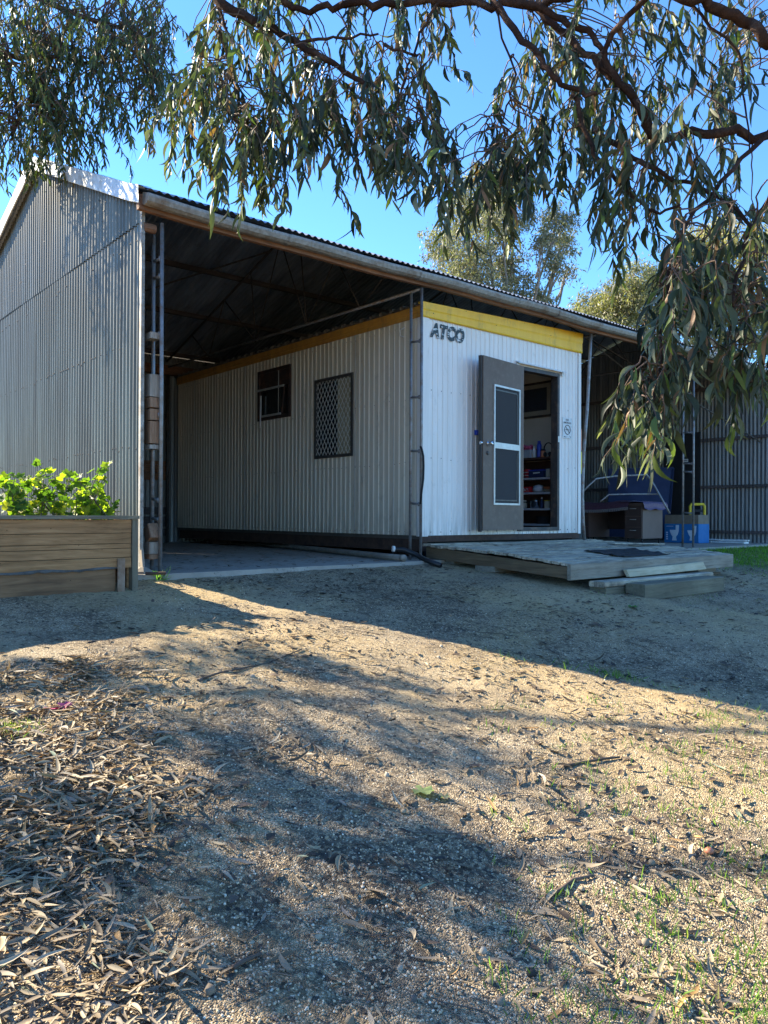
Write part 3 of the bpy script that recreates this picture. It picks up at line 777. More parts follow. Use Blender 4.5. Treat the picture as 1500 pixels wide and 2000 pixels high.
# doorway frame
fr = MB(); fr.box((DX0, HY0-.02, DZ0), (DX0+.04, HY0+.09, DZ1)); fr.box((DX1-.045, HY0-.02, DZ0), (DX1, HY0+.09, DZ1)); fr.box((DX0+.04, HY0-.02, DZ1-.05), (DX1-.045, HY0+.09, DZ1)); fr.box((DX0+.04, HY0-.03, DZ0), (DX1-.045, HY0+.09, DZ0+.05))
frame = fr.build('door_frame', M['jamb'], hut)
zz = onY(1088, 858, HY0).z
MB().box((DX1-.04, HY0-.027, zz-.04), (DX1-.012, HY0-.0205, zz+.04)).build('strike_plate', M['alu'], frame)
b = MB(); x0 = DX0-.05; x1 = DX1+.09
b.add([(x0, HY0-.008, DZ1+.055), (x1, HY0-.008, DZ1+.045), (x1, HY0-.06, DZ1+.03), (x0, HY0-.06, DZ1+.04), (x1, HY0-.062, DZ1+.012), (x0, HY0-.062, DZ1+.022)], [(0, 3, 2, 1), (3, 5, 4, 2)])
b.box((x0, HY0-.03, DZ1-.02), (x0+.05, HY0-.012, DZ1+.03)); b.box((x1-.05, HY0-.03, DZ1-.03), (x1-.01, HY0-.012, DZ1+.03))
b.build('rain_strip', M['stripw'], hut)
# door leaf, swung right back against the wall
hx, hy = DX0+.01, HY0-.05
dl = onY(938, 860, 6.345); dv = Vector((dl.x-hx, dl.y-hy, 0)); DWD = dv.length; dv.normalize(); dn = Vector((-dv.y, dv.x, 0))
if dn.y > 0: dn = -dn          # outward (towards the camera side)
ZD0, ZD1 = DZ0+.02, DZ1-.02; DH = ZD1-ZD0
door = MB()
def dpt(u, v, w): return Vector((hx, hy, 0))+dv*(u*DWD)+dn*w+Vector((0, 0, ZD1-v*DH))
def dbox(mb, u0, u1, v0, v1, w0, w1):
    ps = [dpt(u, v, w) for w in (w0, w1) for (u, v) in ((u0, v0), (u1, v0), (u1, v1), (u0, v1))]
    return mb.add(ps, [(0, 1, 2, 3), (7, 6, 5, 4), (0, 4, 5, 1), (1, 5, 6, 2), (2, 6, 7, 3), (3, 7, 4, 0)])
# u: 0 hinge -> 1 free edge
dbox(door, 0, 1, 0, 1, .0, .042)
door = door.build('door', M['doorpaint'], hut); tag(door, 'open brown door folded back against the white front wall')
dbox(MB(), 1.0, 1.028, .0, 1.008, -.012, .028).build('door_edge_strip', M['doorside'], door)
gu0, gu1, gv0, gv1 = .11, .76, .152, .852
g = MB(); w0, w1 = .042, .056; e = .025; ev = .011
dbox(g, gu0, gu1, gv0, gv0+ev, w0, w1); dbox(g, gu0, gu1, gv1-ev, gv1, w0, w1); dbox(g, gu0, gu0+e, gv0+ev, gv1-ev, w0, w1); dbox(g, gu1-e, gu1, gv0+ev, gv1-ev, w0, w1)
dbox(g, gu0+e, gu1-e, .488, .522, w0, w1-.002)
g.build('screen_frame', M['alu'], door)
g = MB(); dbox(g, gu0+e, gu1-e, gv0+ev, .488, w0, w0+.003); dbox(g, gu0+e, gu1-e, .522, gv1-ev, w0, w0+.003); g.build('fly_screen', M['flyscreen'], door)
g = MB()
for (a, c) in ((gv0+ev, .488), (.522, gv1-ev)):
    dbox(g, gu0+e, gu0+e+.02, a, c, w0+.003, w0+.008)
    dbox(g, gu0+e+.045, gu0+e+.058, a+.02, c-.004, w0+.003, w0+.010)
dbox(g, gu0+e+.058, gu1-e, gv0+ev+.015, gv0+ev+.023, w0+.003, w0+.010); dbox(g, gu0+e+.058, gu1-e, gv1-ev-.02, gv1-ev-.012, w0+.003, w0+.010)
g.build('screen_bead', M['darkframe'], door)
g = MB(); g.lathe([(.034, 0), (.034, .006), (.014, .01), (.014, .035), (.027, .042), (.031, .058), (.024, .07), (.0, .073)], dpt(.88, .5, .042), 16, dn); g.build('door_knob', M['chrome'], door, True)
g = MB(); g.lathe([(.02, 0), (.02, .003), (.024, .02), (.02, .03), (0, .032)], dpt(1.0, .5, .02), 12, dv); g.build('edge_knob', M['chrome'], door, True)
g = MB(); g.lathe([(.026, 0), (.026, .005), (.012, .007), (.012, .012), (0, .012)], dpt(.9, .555, .042), 14, dn); g.build('deadlock', M['darkframe'], door, True)
for v in (.1, .5, .88):
    p = dpt(0, v, .02); MB().tube([p+Vector((.006, 0, -.045)), p+Vector((.006, 0, .045))], .009, 8).build('hinge', M['doorside'], door, True)
# dark scuff cushion strip and blue catch behind the door
p = onY(930, 845, HY0-.02); MB().box((p.x-.02, HY0-.05, p.z-.03), (p.x+.04, HY0-.008, p.z+.03)).box((p.x-.005, HY0-.075, p.z-.012), (p.x+.03, HY0-.05, p.z+.012)).build('door_catch', M['bluep'], hut)
# side windows
def side_window(name, w, m, lw, proud=.02):
    y0, y1, z0, z1 = w; b = MB()
    X0, X1 = HX0-.009-proud, HX0+.03
    b.box((X0, y0, z0), (X1, y0+lw, z1)); b.box((X0, y1-lw, z0), (X1, y1, z1)); b.box((X0, y0+lw, z0), (X1, y1-lw, z0+lw)); b.box((X0, y0+lw, z1-lw), (X1, y1-lw, z1))
    return b
wr = bpy.data.objects.new('window', None); C.objects.link(wr); wr.parent = hut; wr.location = Vector((HX0, W2[0], W2[2]))-hut.location; tag(wr, 'window behind a diamond security grille nearest the hut corner')
side_window('f', W2, M['darkframe'], .035).build('window_frame', M['darkframe'], wr)
MB().box((HX0+.015, W2[0]+.036, W2[2]+.036), (HX0+.02, W2[1]-.036, W2[3]-.036)).build('window_pane', M['glass'], wr)
# curtain in front half of the pane, just inside the grille
b = MB(); vs = []; K = 40; ya, yb = W2[0]+.04, W2[0]+.36
for k in range(K+1):
    y = ya+(yb-ya)*k/K
    for zc in (W2[2]+.04, W2[3]-.04): vs.append((HX0+.006+.005*math.sin(k*1.1), y, zc))
b.add(vs, [(2*k, 2*k+1, 2*k+3, 2*k+2) for k in range(K)]); b.build('curtain', M['curtain'], wr, True)
b = MB(); y0, y1, z0, z1 = W2[0]+.035, W2[1]-.035, W2[2]+.035, W2[3]-.035; dy, dz = .078, .125
def clip_line(y, z, ey, ez):
    t0, t1 = -50, 50
    for (p, d, lo_, hi_) in ((y, ey, y0, y1), (z, ez, z0, z1)):
        a, c = (lo_-p)/d, (hi_-p)/d
        if a > c: a, c = c, a
        t0 = max(t0, a); t1 = min(t1, c)
    return (t0, t1) if t1 > t0+.02 else None
for k in range(-20, 30):
    for sg in (1, -1):
        yy = y0+k*dy; c = clip_line(yy, z0 if sg > 0 else z0, dy*sg, dz)
        if c: b.beam((HX0-.012+.002*sg, yy+dy*sg*c[0], z0+dz*c[0]), (HX0-.012+.002*sg, yy+dy*sg*c[1], z0+dz*c[1]), .006, .004)
b.build('security_grille', M['mesh'], wr)
wr = bpy.data.objects.new('window', None); C.objects.link(wr); wr.parent = hut; wr.location = Vector((HX0, W1[0], W1[2]))-hut.location; tag(wr, 'old rusty brown window with loose aluminium strips, farther back')
side_window('f', W1, M['rustframe'], .05, .012).build('window_frame', M['rustframe'], wr)
b = MB(); b.box((HX0-.004, W1[0]+.05, W1[3]-.27), (HX0+.012, W1[1]-.05, W1[3]-.05)); b.build('top_panel', M['rustframe'], wr)
b = MB(); b.add([(HX0+.012, W1[0]+.05, W1[2]+.05), (HX0+.012, W1[1]-.05, W1[2]+.05), (HX0+.012, W1[1]-.05, W1[3]-.27), (HX0+.012, W1[0]+.05, W1[3]-.27)], [(0, 1, 2, 3)]); b.build('window_pane', M['glass'], wr)
b = MB(); zt = W1[3]-.27
b.beam((HX0-.03, W1[0]+.14, zt-.02), (HX0-.03, W1[1]+.01, zt-.02), .012, .028)
b.beam((HX0-.03, W1[0]+.22, W1[2]+.06), (HX0-.03, W1[1]-.14, W1[2]+.06), .012, .028)
b.beam((HX0-.03, W1[1]-.10, W1[2]-.10), (HX0-.03, W1[1]-.11, zt-.10), .012, .022, (1, 0, 0)); b.build('loose_strip', M['alu'], wr)
b = MB(); b.beam((HX0-.02, W1[0]+.14, zt-.02), (HX0-.012, W1[0]+.22, W1[2]+.07), .01, .018, (1, 0, 0)); b.build('inner_stile', M['rustframe'], wr)
# little pipe stub and hook under the roof on the side wall corner
p = onX(790, 640, HX0-.02); MB().tube([p, p+Vector((-.02, .05, -.02)), p+Vector((-.02, .06, -.09)), p+Vector((-.01, 0, -.11))], .006, 6).build('cable_hook', M['stripw'], hut, True)
# text helper
def text_mesh(txt, size, shear=0, spacing=1.0, offset=0.0, ext=.0015):
    cu = bpy.data.curves.new('lettering', 'FONT'); cu.body = txt; cu.size = size; cu.shear = shear; cu.space_character = spacing; cu.offset = offset; cu.extrude = ext; cu.align_x = 'LEFT'
    o = bpy.data.objects.new('lettering', cu); C.objects.link(o)
    dg = bpy.context.evaluated_depsgraph_get(); me = bpy.data.meshes.new_from_object(o.evaluated_get(dg))
    bpy.data.objects.remove(o); return me
def place_text(name, me, parent, origin, ux, uz, m, sx_=1.0, sz_=1.0):
    L = root_loc(parent); ux = Vector(ux); uz = Vector(uz); nn = ux.cross(uz)
    for v in me.vertices:
        v.co = Vector(origin)-L+ux*(v.co.x*sx_)+uz*(v.co.y*sz_)+nn*v.co.z
    me.materials.clear(); me.materials.append(m)
    o = bpy.data.objects.new(name, me); C.objects.link(o); o.parent = parent; return o
a = onY(842, 656, HY0-.012); c = onY(907, 662, HY0-.012); ht = onY(875, 632, HY0-.012).z-onY(875, 659, HY0-.012).z
me = text_mesh('ATCO', 1.0, .22, 1.15, .06); wx = max(v.co.x for v in me.vertices); hy_ = max(v.co.y for v in me.vertices)
place_text('lettering', me, fwall, (a.x, HY0-.013, a.z), (1, 0, 0), (0, 0, 1), M['letter'], (c.x-a.x)/wx, ht/hy_)
# =================================================================== inside of the hut
SX = 8.80
shelf = thing('shelf_unit', 'stocked shelf unit against the inside wall seen through the open doorway', 'shelves', (SX, 7.2, .3))
SH = [1.334, 1.045, .837, .607, .385]
SY0, SY1 = 6.72, 8.1
for i, z in enumerate(SH):
    MB().box((SX, SY0+.025, z-.026), (HX1-.065, SY1-.025, z)).build('shelf_board', M['shelfb' if i == 0 else 'shelfw'], shelf)
for y in (SY0, SY1-.024): MB().box((SX-.005, y, .302), (HX1-.064, y+.024, 1.36)).build('side_panel', M['shelfb'], shelf)
MB().box((HX1-.075, SY0+.026, .303), (HX1-.0655, SY1-.026, 1.3)).build('back_panel', M['shelfb'], shelf)
def item(name, label, cat, z, y, dx, prof=None, box=None, m='red', n=14, group=None, xtra=None, lid=None):
    t = thing(name, label, cat, (SX+dx, y, z), group)
    if prof: MB().lathe(prof, (SX+dx, y, z+.001), n).build('body', M[m], t, True)
    if box: MB().cham((SX+dx-box[0]/2, y-box[1]/2, z+.001), (SX+dx+box[0]/2, y+box[1]/2, z+.001+box[2]), .008, 1).build('body', M[m], t)
    if lid:
        lm, h0, h1, r = lid
        if box: MB().box((SX+dx-box[0]/2-.004, y-box[1]/2-.004, z+h0+.003), (SX+dx+box[0]/2+.004, y+box[1]/2+.004, z+h1)).build('lid', M[lm], t)
        else: MB().lathe([(r, h0+.002), (r, h1), (r*.6, h1+.004)], (SX+dx, y, z), n).build('lid', M[lm], t, True)
    return t
z = SH[0]
item('spray_can', 'tall blue bottle with a blue cap on the top shelf', 'bottle', z, 6.99, .06, [(.032, 0), (.034, .01), (.034, .17), (.026, .2)], m='bluep', lid=('bluep', .2, .235, .024))
item('bottle', 'white squeeze bottle left of the blue bottle on the top shelf', 'bottle', z, 7.08, .06, [(.024, 0), (.026, .01), (.026, .10), (.012, .13), (.012, .15)], m='white', lid=('white', .15, .17, .012))
item('jar', 'orange jar right of the blue bottle on the top shelf', 'jar', z, 6.91, .05, [(.032, 0), (.036, .01), (.036, .08), (.03, .09)], m='orange', lid=('black', .09, .11, .034))
item('storage_tub', 'milky plastic tub on the top shelf beside the door', 'tub', z, 7.2, .1, box=(.18, .16, .12), m='clear', lid=('pink', .12, .135, 0))
b = MB(); c0 = Vector((SX+.1, 7.24, z+.165))
for k in range(9):
    a0 = k*.7; b.lathe([(.004, -.02), (.026, -.01), (.03, .0), (.02, .02), (0, .025)], c0+Vector((.05*math.cos(a0), .07*math.sin(a0), .01*math.sin(k*2.0))), 8, (math.cos(k), .3, 1))
tag(b.build('party_bunting', M['pink'], None, True), 'crumpled pink paper bunting heaped over the tub on the top shelf', 'bunting')
t = thing('headphones', 'black headphone-like coil standing at the right end of the top shelf', 'headset', (SX+.05, 6.82, z))
MB().tube([(SX+.05, 6.82+.075*math.cos(a), z+.105+.095*math.sin(a)) for a in np.linspace(-1.2, 4.4, 18)], .008, 6).build('band', M['black'], t, True)
MB().lathe([(.02, 0), (.034, .008), (.034, .022), (.02, .03)], (SX+.035, 6.765, z+.036), 12, (0, 1, 0)).build('ear_cup', M['black'], t, True)
MB().lathe([(.02, 0), (.034, .008), (.034, .022), (.02, .03)], (SX+.035, 6.85, z+.036), 12, (0, 1, 0)).build('ear_cup', M['black'], t, True)
z = SH[1]
for k, yy in enumerate((7.20, 7.31)):
    t = thing('cup_stack', ('stack of red cups banded in white next to the blue storage box', 'stack of red cups banded in white nearest the door leaf')[k], 'cups', (SX+.07, yy, z), 'red cup stacks on the second shelf')
    MB().lathe([(.034, 0), (.042, .03), (.044, .032), (.038, .034), (.045, .075), (.047, .077), (.041, .079), (.048, .12), (.049, .125)], (SX+.07, yy, z+.001), 16).build('cups', M['red'], t, True)
    for q in (.032, .078): MB().lathe([(.0495, q), (.0505, q+.003), (.0495, q+.008)], (SX+.07, yy, z+.001), 16).build('rim', M['white'], t, True)
item('storage_box', 'dark box with a blue lid and white handle on the second shelf', 'box', z, 7.0, .10, box=(.19, .26, .095), m='navy', lid=('bluep', .095, .112, 0))
t = bpy.data.objects['storage_box']; MB().beam((SX-.006, 6.93, z+.07), (SX-.006, 7.04, z+.064), .012, .018).build('handle', M['white'], t)
item('carton', 'pale carton at the right end of the second shelf', 'carton', z, 6.80, .06, box=(.10, .06, .11), m='matcream', lid=('white', .11, .116, 0))
z = SH[2]
for k, yy in enumerate((7.25,)):
    t = thing('tray_stack', 'red trays with a white zigzag edge on the third shelf', 'trays', (SX+.09, yy, z))
    for q in range(3): MB().cham((SX+.0, yy-.13, z+.002+q*.028), (SX+.2, yy+.13, z+.024+q*.028), .009, 1).build('tray', M['red'], t)
    b = MB()
    for j in range(8): b.beam((SX-.004, yy-.12+j*.03, z+.02+(j % 2)*.04), (SX-.004, yy-.09+j*.03, z+.02+((j+1) % 2)*.04), .003, .006, (1, 0, 0))
    b.build('white_edge', M['white'], t)
item('plastic_bag', 'pale scrunched plastic bag in the middle of the third shelf', 'bag', z, 7.02, .09, [(.05, 0), (.085, .015), (.09, .05), (.07, .09), (.03, .105), (.0, .11)], m='clear', n=9)
for k, (zz_, m_) in enumerate(((0, 'matcream'), (.038, 'orange'))):
    item('bowl', ('cream bowl under the terracotta one at the right of the third shelf', 'terracotta bowl resting on the cream one at the right of the third shelf')[k], 'bowl', z+zz_, 6.85, .09, [(.03, 0), (.06, .01), (.082, .034), (.086, .036), (.078, .034), (.05, .014)], m=m_, n=18)
z = SH[3]
item('saucepan', 'shiny metal pot on the fourth shelf', 'pot', z, 7.07, .09, [(.07, 0), (.078, .008), (.08, .10), (.084, .103), (.04, .118), (.012, .125), (.012, .14)], m='chrome', n=20, )
MB().tube([(SX+.09, 7.15, z+.085), (SX+.05, 7.24, z+.09), (SX+.04, 7.3, z+.09)], .008, 6).build('handle', M['black'], bpy.data.objects['saucepan'], True)
item('sauce_bottle', 'dark slim bottle beside the shiny pot', 'bottle', z, 6.94, .06, [(.022, 0), (.024, .01), (.024, .08), (.01, .11), (.01, .135)], m='navy', lid=('white', .135, .15, .012))
item('tin', 'yellow labelled tin at the right of the fourth shelf', 'tin', z, 6.83, .05, box=(.05, .07, .10), m='matcream', lid=('yplastic', .1, .112, 0))
item('jug', 'pale jug near the door leaf on the fourth shelf', 'jug', z, 7.28, .08, [(.04, 0), (.048, .02), (.046, .09), (.036, .11), (.04, .12)], m='matcream', n=16)
MB().tube([(SX+.08, 7.325, z+.09), (SX+.08, 7.36, z+.08), (SX+.08, 7.36, z+.045), (SX+.08, 7.328, z+.03)], .006, 6).build('handle', M['matcream'], bpy.data.objects['jug'], True)
z = SH[4]
item('basket', 'dark basket on the lowest shelf', 'basket', z, 6.95, .12, [(.09, 0), (.10, .02), (.115, .10), (.12, .105), (.112, .1), (.10, .03)], m='black', n=18)
# framed picture
PY0, PY1, PZ0, PZ1 = 6.93, 7.86, 1.945, 2.465; PX = HX1-.066
pic = thing('framed_picture', 'dark framed landscape picture on the hut wall inside the doorway', 'picture', (PX, 7.4, 2.2))
b = MB(); w = .03
b.box((PX-.025, PY0, PZ0), (PX, PY0+w, PZ1)); b.box((PX-.025, PY1-w, PZ0), (PX, PY1, PZ1)); b.box((PX-.025, PY0+w, PZ0), (PX, PY1-w, PZ0+w)); b.box((PX-.025, PY0+w, PZ1-w), (PX, PY1-w, PZ1)); b.build('frame', M['jamb'], pic)
MB().box((PX-.008, PY0+w, PZ0+w), (PX, PY1-w, PZ1-w)).build('mount', M['matcream'], pic)
MB().box((PX-.011, PY0+.11, PZ0+.10), (PX-.0085, PY1-.11, PZ1-.09)).build('print', M['print'], pic)
# =================================================================== sign
p0 = onY(1099.5, 815, HY0-.02); p1 = onY(1117.5, 857, HY0-.02)
sg = thing('no_smoking_sign', 'small white no smoking sign fixed right of the doorway', 'sign', (p0.x, HY0-.014, p1.z))
b = MB(); b.box((p0.x, HY0-.017, p1.z), (p1.x, HY0-.012, p0.z)); b.build('sign_plate', M['signw'], sg)
wd = p1.x-p0.x; hh = p0.z-p1.z
for txt, zf, wf in (('NO', .86, .3), ('SMOKING', .72, .82)):
    me = text_mesh(txt, 1.0, 0, 1, .02, .0008); mx_ = max(v.co.x for v in me.vertices); my_ = max(v.co.y for v in me.vertices)
    k = wd*wf/mx_; place_text('lettering', me, sg, (p0.x+wd*(1-wf)/2, HY0-.0185, p1.z+hh*zf), (1, 0, 0), (0, 0, 1), M['ink'], k, .085*hh/my_)
cx, cz, rr = p0.x+wd/2, p1.z+hh*.42, wd*.3
ring = [(cx+rr*math.cos(a), HY0-.0182, cz+rr*1.0*math.sin(a)) for a in np.linspace(0, 2*math.pi, 25)]
b = MB().tube(ring, .0055, 6); b.beam((cx-rr*.7, HY0-.0185, cz+rr*.7), (cx+rr*.7, HY0-.0185, cz-rr*.7), .003, .01, (0, 1, 0)); b.box((cx-rr*.6, HY0-.0195, cz-.008), (cx+rr*.5, HY0-.0175, cz+.006)); b.build('smoking_symbol', M['ink'], sg)
for (ux_, w_) in ((.14, .14), (.78, .12)): MB().box((p0.x+wd*ux_, HY0-.0178, p1.z+hh*.05), (p0.x+wd*(ux_+w_), HY0-.0172, p1.z+hh*.1)).build('small_print', M['ink'], sg)
# =================================================================== deck
dk = thing('timber_deck', 'low weathered timber deck in front of the hut door', 'deck', (6.1, 4.45, 0))
def dz_(Y): return float(np.interp(Y, [4.4, 5.2, 5.9, 6.45], [.038, .115, .15, .172]))
b = MB(); y = 4.47; bw = .093; i = 0
while y < 6.44:
    y2 = min(y+bw-.011, 6.45); xl = 6.08+random.uniform(-.018, .018)+(6.45-y)*.008; xr = 9.36+random.uniform(-.02, .02)-(y-4.4)*.02
    K = 8; dzr = random.uniform(-.005, .004); vs = []; cup = .002
    for k in range(K+1):
        x = xl+(xr-xl)*k/K; zz = .003*math.sin(x*2+i)+dzr
        for (yy, dd_) in ((y, 0), ((y+y2)/2, cup), (y2, 0)): vs.append((x, yy, dz_(yy)+zz+dd_))
        for yy in (y2, y): vs.append((x, yy, dz_(yy)+zz-.026))
    fs = []
    for k in range(K):
        for j in range(5): fs.append((k*5+j, (k+1)*5+j, (k+1)*5+(j+1) % 5, k*5+(j+1) % 5))
    fs += [(4, 3, 2, 1, 0), tuple(K*5+j for j in range(5))]
    b.add(vs, fs); y += bw; i += 1
b.build('decking', M['deckwood'], dk)
b = MB()
for k in range(12):
    pass
tag(MB().cham((6.09, 4.425, -.112), (9.37, 4.465, .043), .005, 0).build('front_edge_board', M['edgewood'], dk), 'pale grey front edge board')
b = MB(); b.add([(6.10, 4.466, -.10), (6.14, 4.466, -.10), (6.14, 6.42, .02), (6.10, 6.42, .02), (6.10, 4.466, .012), (6.14, 4.466, .012), (6.14, 6.42, .144), (6.10, 6.42, .144)],
    [(0, 3, 2, 1), (4, 5, 6, 7), (0, 1, 5, 4), (1, 2, 6, 5), (2, 3, 7, 6), (3, 0, 4, 7)]); b.build('side_joist', M['joist'], dk)
for X in (6.9, 7.7, 8.5, 9.28):
    b = MB(); b.add([(X, 4.466, -.10), (X+.04, 4.466, -.10), (X+.04, 6.42, .02), (X, 6.42, .02), (X, 4.466, .008), (X+.04, 4.466, .008), (X+.04, 6.42, .14), (X, 6.42, .14)],
        [(0, 3, 2, 1), (4, 5, 6, 7), (0, 1, 5, 4), (1, 2, 6, 5), (2, 3, 7, 6), (3, 0, 4, 7)]); b.build('joist', M['joist'], dk)
for (x, y, dx, dy) in ((6.13, 5.35, .32, .3), (8.85, 4.55, .45, .25), (6.2, 6.0, .3, .2), (8.9, 5.7, .3, .3)):
    g0 = float(gz(x, y))-.05; top = dz_(y)-.135-.02
    MB().box((x, y, g0), (x+dx, y+dy*.8, (g0+top)/2)).build('support_block', M['joist'], dk); MB().box((x-.04, y+.03, (g0+top)/2+.002), (x+dx-.05, y+dy, top)).build('support_block', M['edgewood'], dk)
b = MB(); b.box((6.12, 6.405, .02), (9.3, 6.44, .14)); b.build('rear_bearer', M['joist'], dk)
# mats
def mat_(cx, cy, wx_, wy, ang, label):
    o = MB(); K = 10; vs = []; fs = []
    for i in range(K+1):
        for j in range(K+1):
            u = (i/K-.5)*wx_; v = (j/K-.5)*wy; x = cx+u*math.cos(ang)-v*math.sin(ang); y = cy+u*math.sin(ang)+v*math.cos(ang)
            vs.append((x, y, dz_(y)+.014+.004*math.sin(i*1.7+j)+(.012 if (i in (0, K) and j % 3 == 0) else 0)))
    for i in range(K):
        for j in range(K): a = i*(K+1)+j; fs.append((a, a+K+1, a+K+2, a+1))
    o.add(vs, fs); m = o.build('door_mat', M['black'], None)
    md = m.modifiers.new('solid', 'SOLIDIFY'); md.thickness = .008; md.offset = -1
    tag(m, label, 'mat'); return m
mat_(7.72, 4.84, .95, .5, R(0), 'black ribbed rubber mat near the front edge of the deck')
b = MB(); b.beam((8.55, 5.6, dz_(5.6)+.02), (9.3, 5.35, dz_(5.35)+.02), .16, .012); tag(b.build('loose_board', M['deckwood']), 'thin loose grey board lying on the right side of the deck', 'board')
b = MB(); b.beam((8.6, 5.35, dz_(5.35)+.018), (9.0, 5.3, dz_(5.3)+.018), .08, .01); tag(b.build('rubber_strip', M['black']), 'black rubber strip beside the loose grey board on the deck', 'strip')
# dead leaves on the deck
# steps
tag(MB().add([(6.93, 4.32, -.112), (8.50, 4.32, -.098), (8.50, 4.36, -.098), (6.93, 4.36, -.112), (6.93, 4.36, -.042), (8.50, 4.36, -.018), (8.50, 4.40, -.018), (6.93, 4.40, -.042)],
    [(0, 3, 2, 1), (4, 5, 6, 7), (0, 1, 5, 4), (1, 2, 6, 5), (2, 3, 7, 6), (3, 0, 4, 7)]).build('pale_plank', M['paleplank']), 'pale cream plank set on edge against the deck front', 'plank')
tag(MB().cham((6.66, 3.99, -.31), (8.24, 4.20, -.150), .01, 0).build('timber_step', M['sleeper']), 'thick greenish timber sleeper used as a step below the deck', 'step')
tag(MB().cham((6.36, 4.22, -.29), (8.1, 4.40, -.182), .01, 0).build('step_plank', M['sleeper']), 'lower of two short stacked planks behind the sleeper step', 'plank', 'stacked step planks')
tag(MB().cham((6.33, 4.215, -.178), (8.45, 4.39, -.125), .01, 0).build('step_plank', M['deckwood']), 'upper of two grey stacked planks behind the sleeper step', 'plank', 'stacked step planks')
# =================================================================== pipes by the hut
def floorpt(x, y, z=.03): return onZ(x, y, z)
pp = [floorpt(x, y, .04) for x, y in ((400, 1052), (520, 1063), (650, 1076), (745, 1086), (788, 1090))]
t = thing('drain_pipe', 'long dirty drain pipe lying on the slab along the hut', 'pipe', pp[-1])
MB().tube(pp, .034, 12).build('pipe_body', M['pvc'], t, True)
e = (pp[-1]-pp[-2]).normalized(); MB().tube([pp[-1]-e*.03, pp[-1]+e*.012], .038, 14).build('pipe_collar', M['pvc'], t, True)
bp = [onY(768, 1072, 6.45), onY(790, 1074, 6.40), onY(812, 1083, 6.3), onY(832, 1094, 6.15), onY(860, 1104, 5.9)]
t = thing('drain_hose', 'black poly drain hose with a white end beside the deck', 'hose', bp[0])
MB().tube(bp, .028, 12).build('hose_body', M['blackpipe'], t, True); e = (bp[1]-bp[0]).normalized(); MB().tube([bp[0]-e*.012, bp[0]+e*.015], .033, 14).build('hose_end', M['white'], t, True)
cb = [onY(821, y, 6.26) + Vector((dx, 0, 0)) for y, dx in ((872, 0), (876, .02), (890, .045), (910, .05), (935, .045), (960, .02), (985, .0))]
tag(MB().tube(cb, .012, 8).build('black_cable', M['black'], None, True), 'black cable looped down the middle ladder post', 'cable')
p = floorpt(407, 1049, .02); tag(MB().lathe([(.03, 0), (.04, .015), (.02, .03)], p, 7).build('orange_scrap', M['orange']), 'small orange scrap on the slab near the hut rear', 'scrap')
# =================================================================== off-cuts wedged in the left post
def offc(x0, x1, y0, y1, label, m='offcut', tilt=0, dY=0, name='timber_offcut', X=2.80):
    a = onY(x0, y0, 6.385+dY); c = onY(x1, y1, 6.385+dY)
    ya, yb = 6.325+dY, 6.445+dY
    b = MB(); cx_, cz_ = X, (a.z+c.z)/2; h = abs(a.z-c.z)
    b.cham((-.045, -(yb-ya)/2, -h/2+.002), (.045, (yb-ya)/2, h/2-.002), .006, 2)
    cs, sn = math.cos(tilt), math.sin(tilt)
    b.v = [(cx_+x, (ya+yb)/2+y*cs-z*sn, cz_+y*sn+z*cs) for x, y, z in b.v]
    return tag(b.build(name, M[m]), label, 'offcut', 'timber off-cuts wedged in the left post')
offc(280, 298, 648, 664, 'small grey block wedged highest in the left ladder post', 'offcut_grey')
offc(280, 298, 730, 776, 'tall pale block topmost of the stack in the left post', 'offcut_grey', .04)
offc(280, 298, 776, 798, 'reddish block second from the top of the post stack', 'offcut', -.05)
offc(280, 299, 798, 822, 'rusty brown block third from the top of the post stack', 'offcut')
offc(281, 299, 822, 867, 'dark tall block at the bottom of the post stack', 'offcut', .02)
offc(278, 298, 868, 878, 'thin grey plate carrying the block stack in the left post', 'offcut_grey', 0, 0, 'timber_plate')
offc(281, 297, 1026, 1057, 'short block leaning askew low in the left post', 'offcut', -.45)
offc(279, 291, 1058, 1081, 'grey weathered block low in the left post', 'offcut_grey', .05)
offc(280, 296, 1082, 1092, 'flat brown block just above the ground in the left post', 'offcut')
b = MB(); p = onY(276, 1074, 6.3); q = onY(279, 1115, 6.28); b.beam(p, q, .05, .02, (1, 0, 0)); tag(b.build('timber_strip', M['offcut_grey']), 'narrow timber strip hanging at the foot of the gable corner', 'strip')
b = MB(); p = onZ(312, 1120, .02); b.tube([(p.x-.1, p.y+.05, .02), (p.x+.05, p.y, .02)], .013, 8); tag(b.build('rusty_bolt', M['hutbase']), 'rusty bolt on the slab edge behind the left post', 'bolt')
b = MB(); p = G(285, 1128); b.lathe([(.05, -.04), (.09, 0), (.08, .05), (.03, .085)], p+Vector((0, .06, 0)), 7); b.lathe([(.03, -.03), (.05, 0), (.04, .03), (.01, .045)], p+Vector((.12, -.02, 0)), 6); tag(b.build('foot_rubble', M['rock']), 'broken concrete rubble at the foot of the left post', 'rubble')
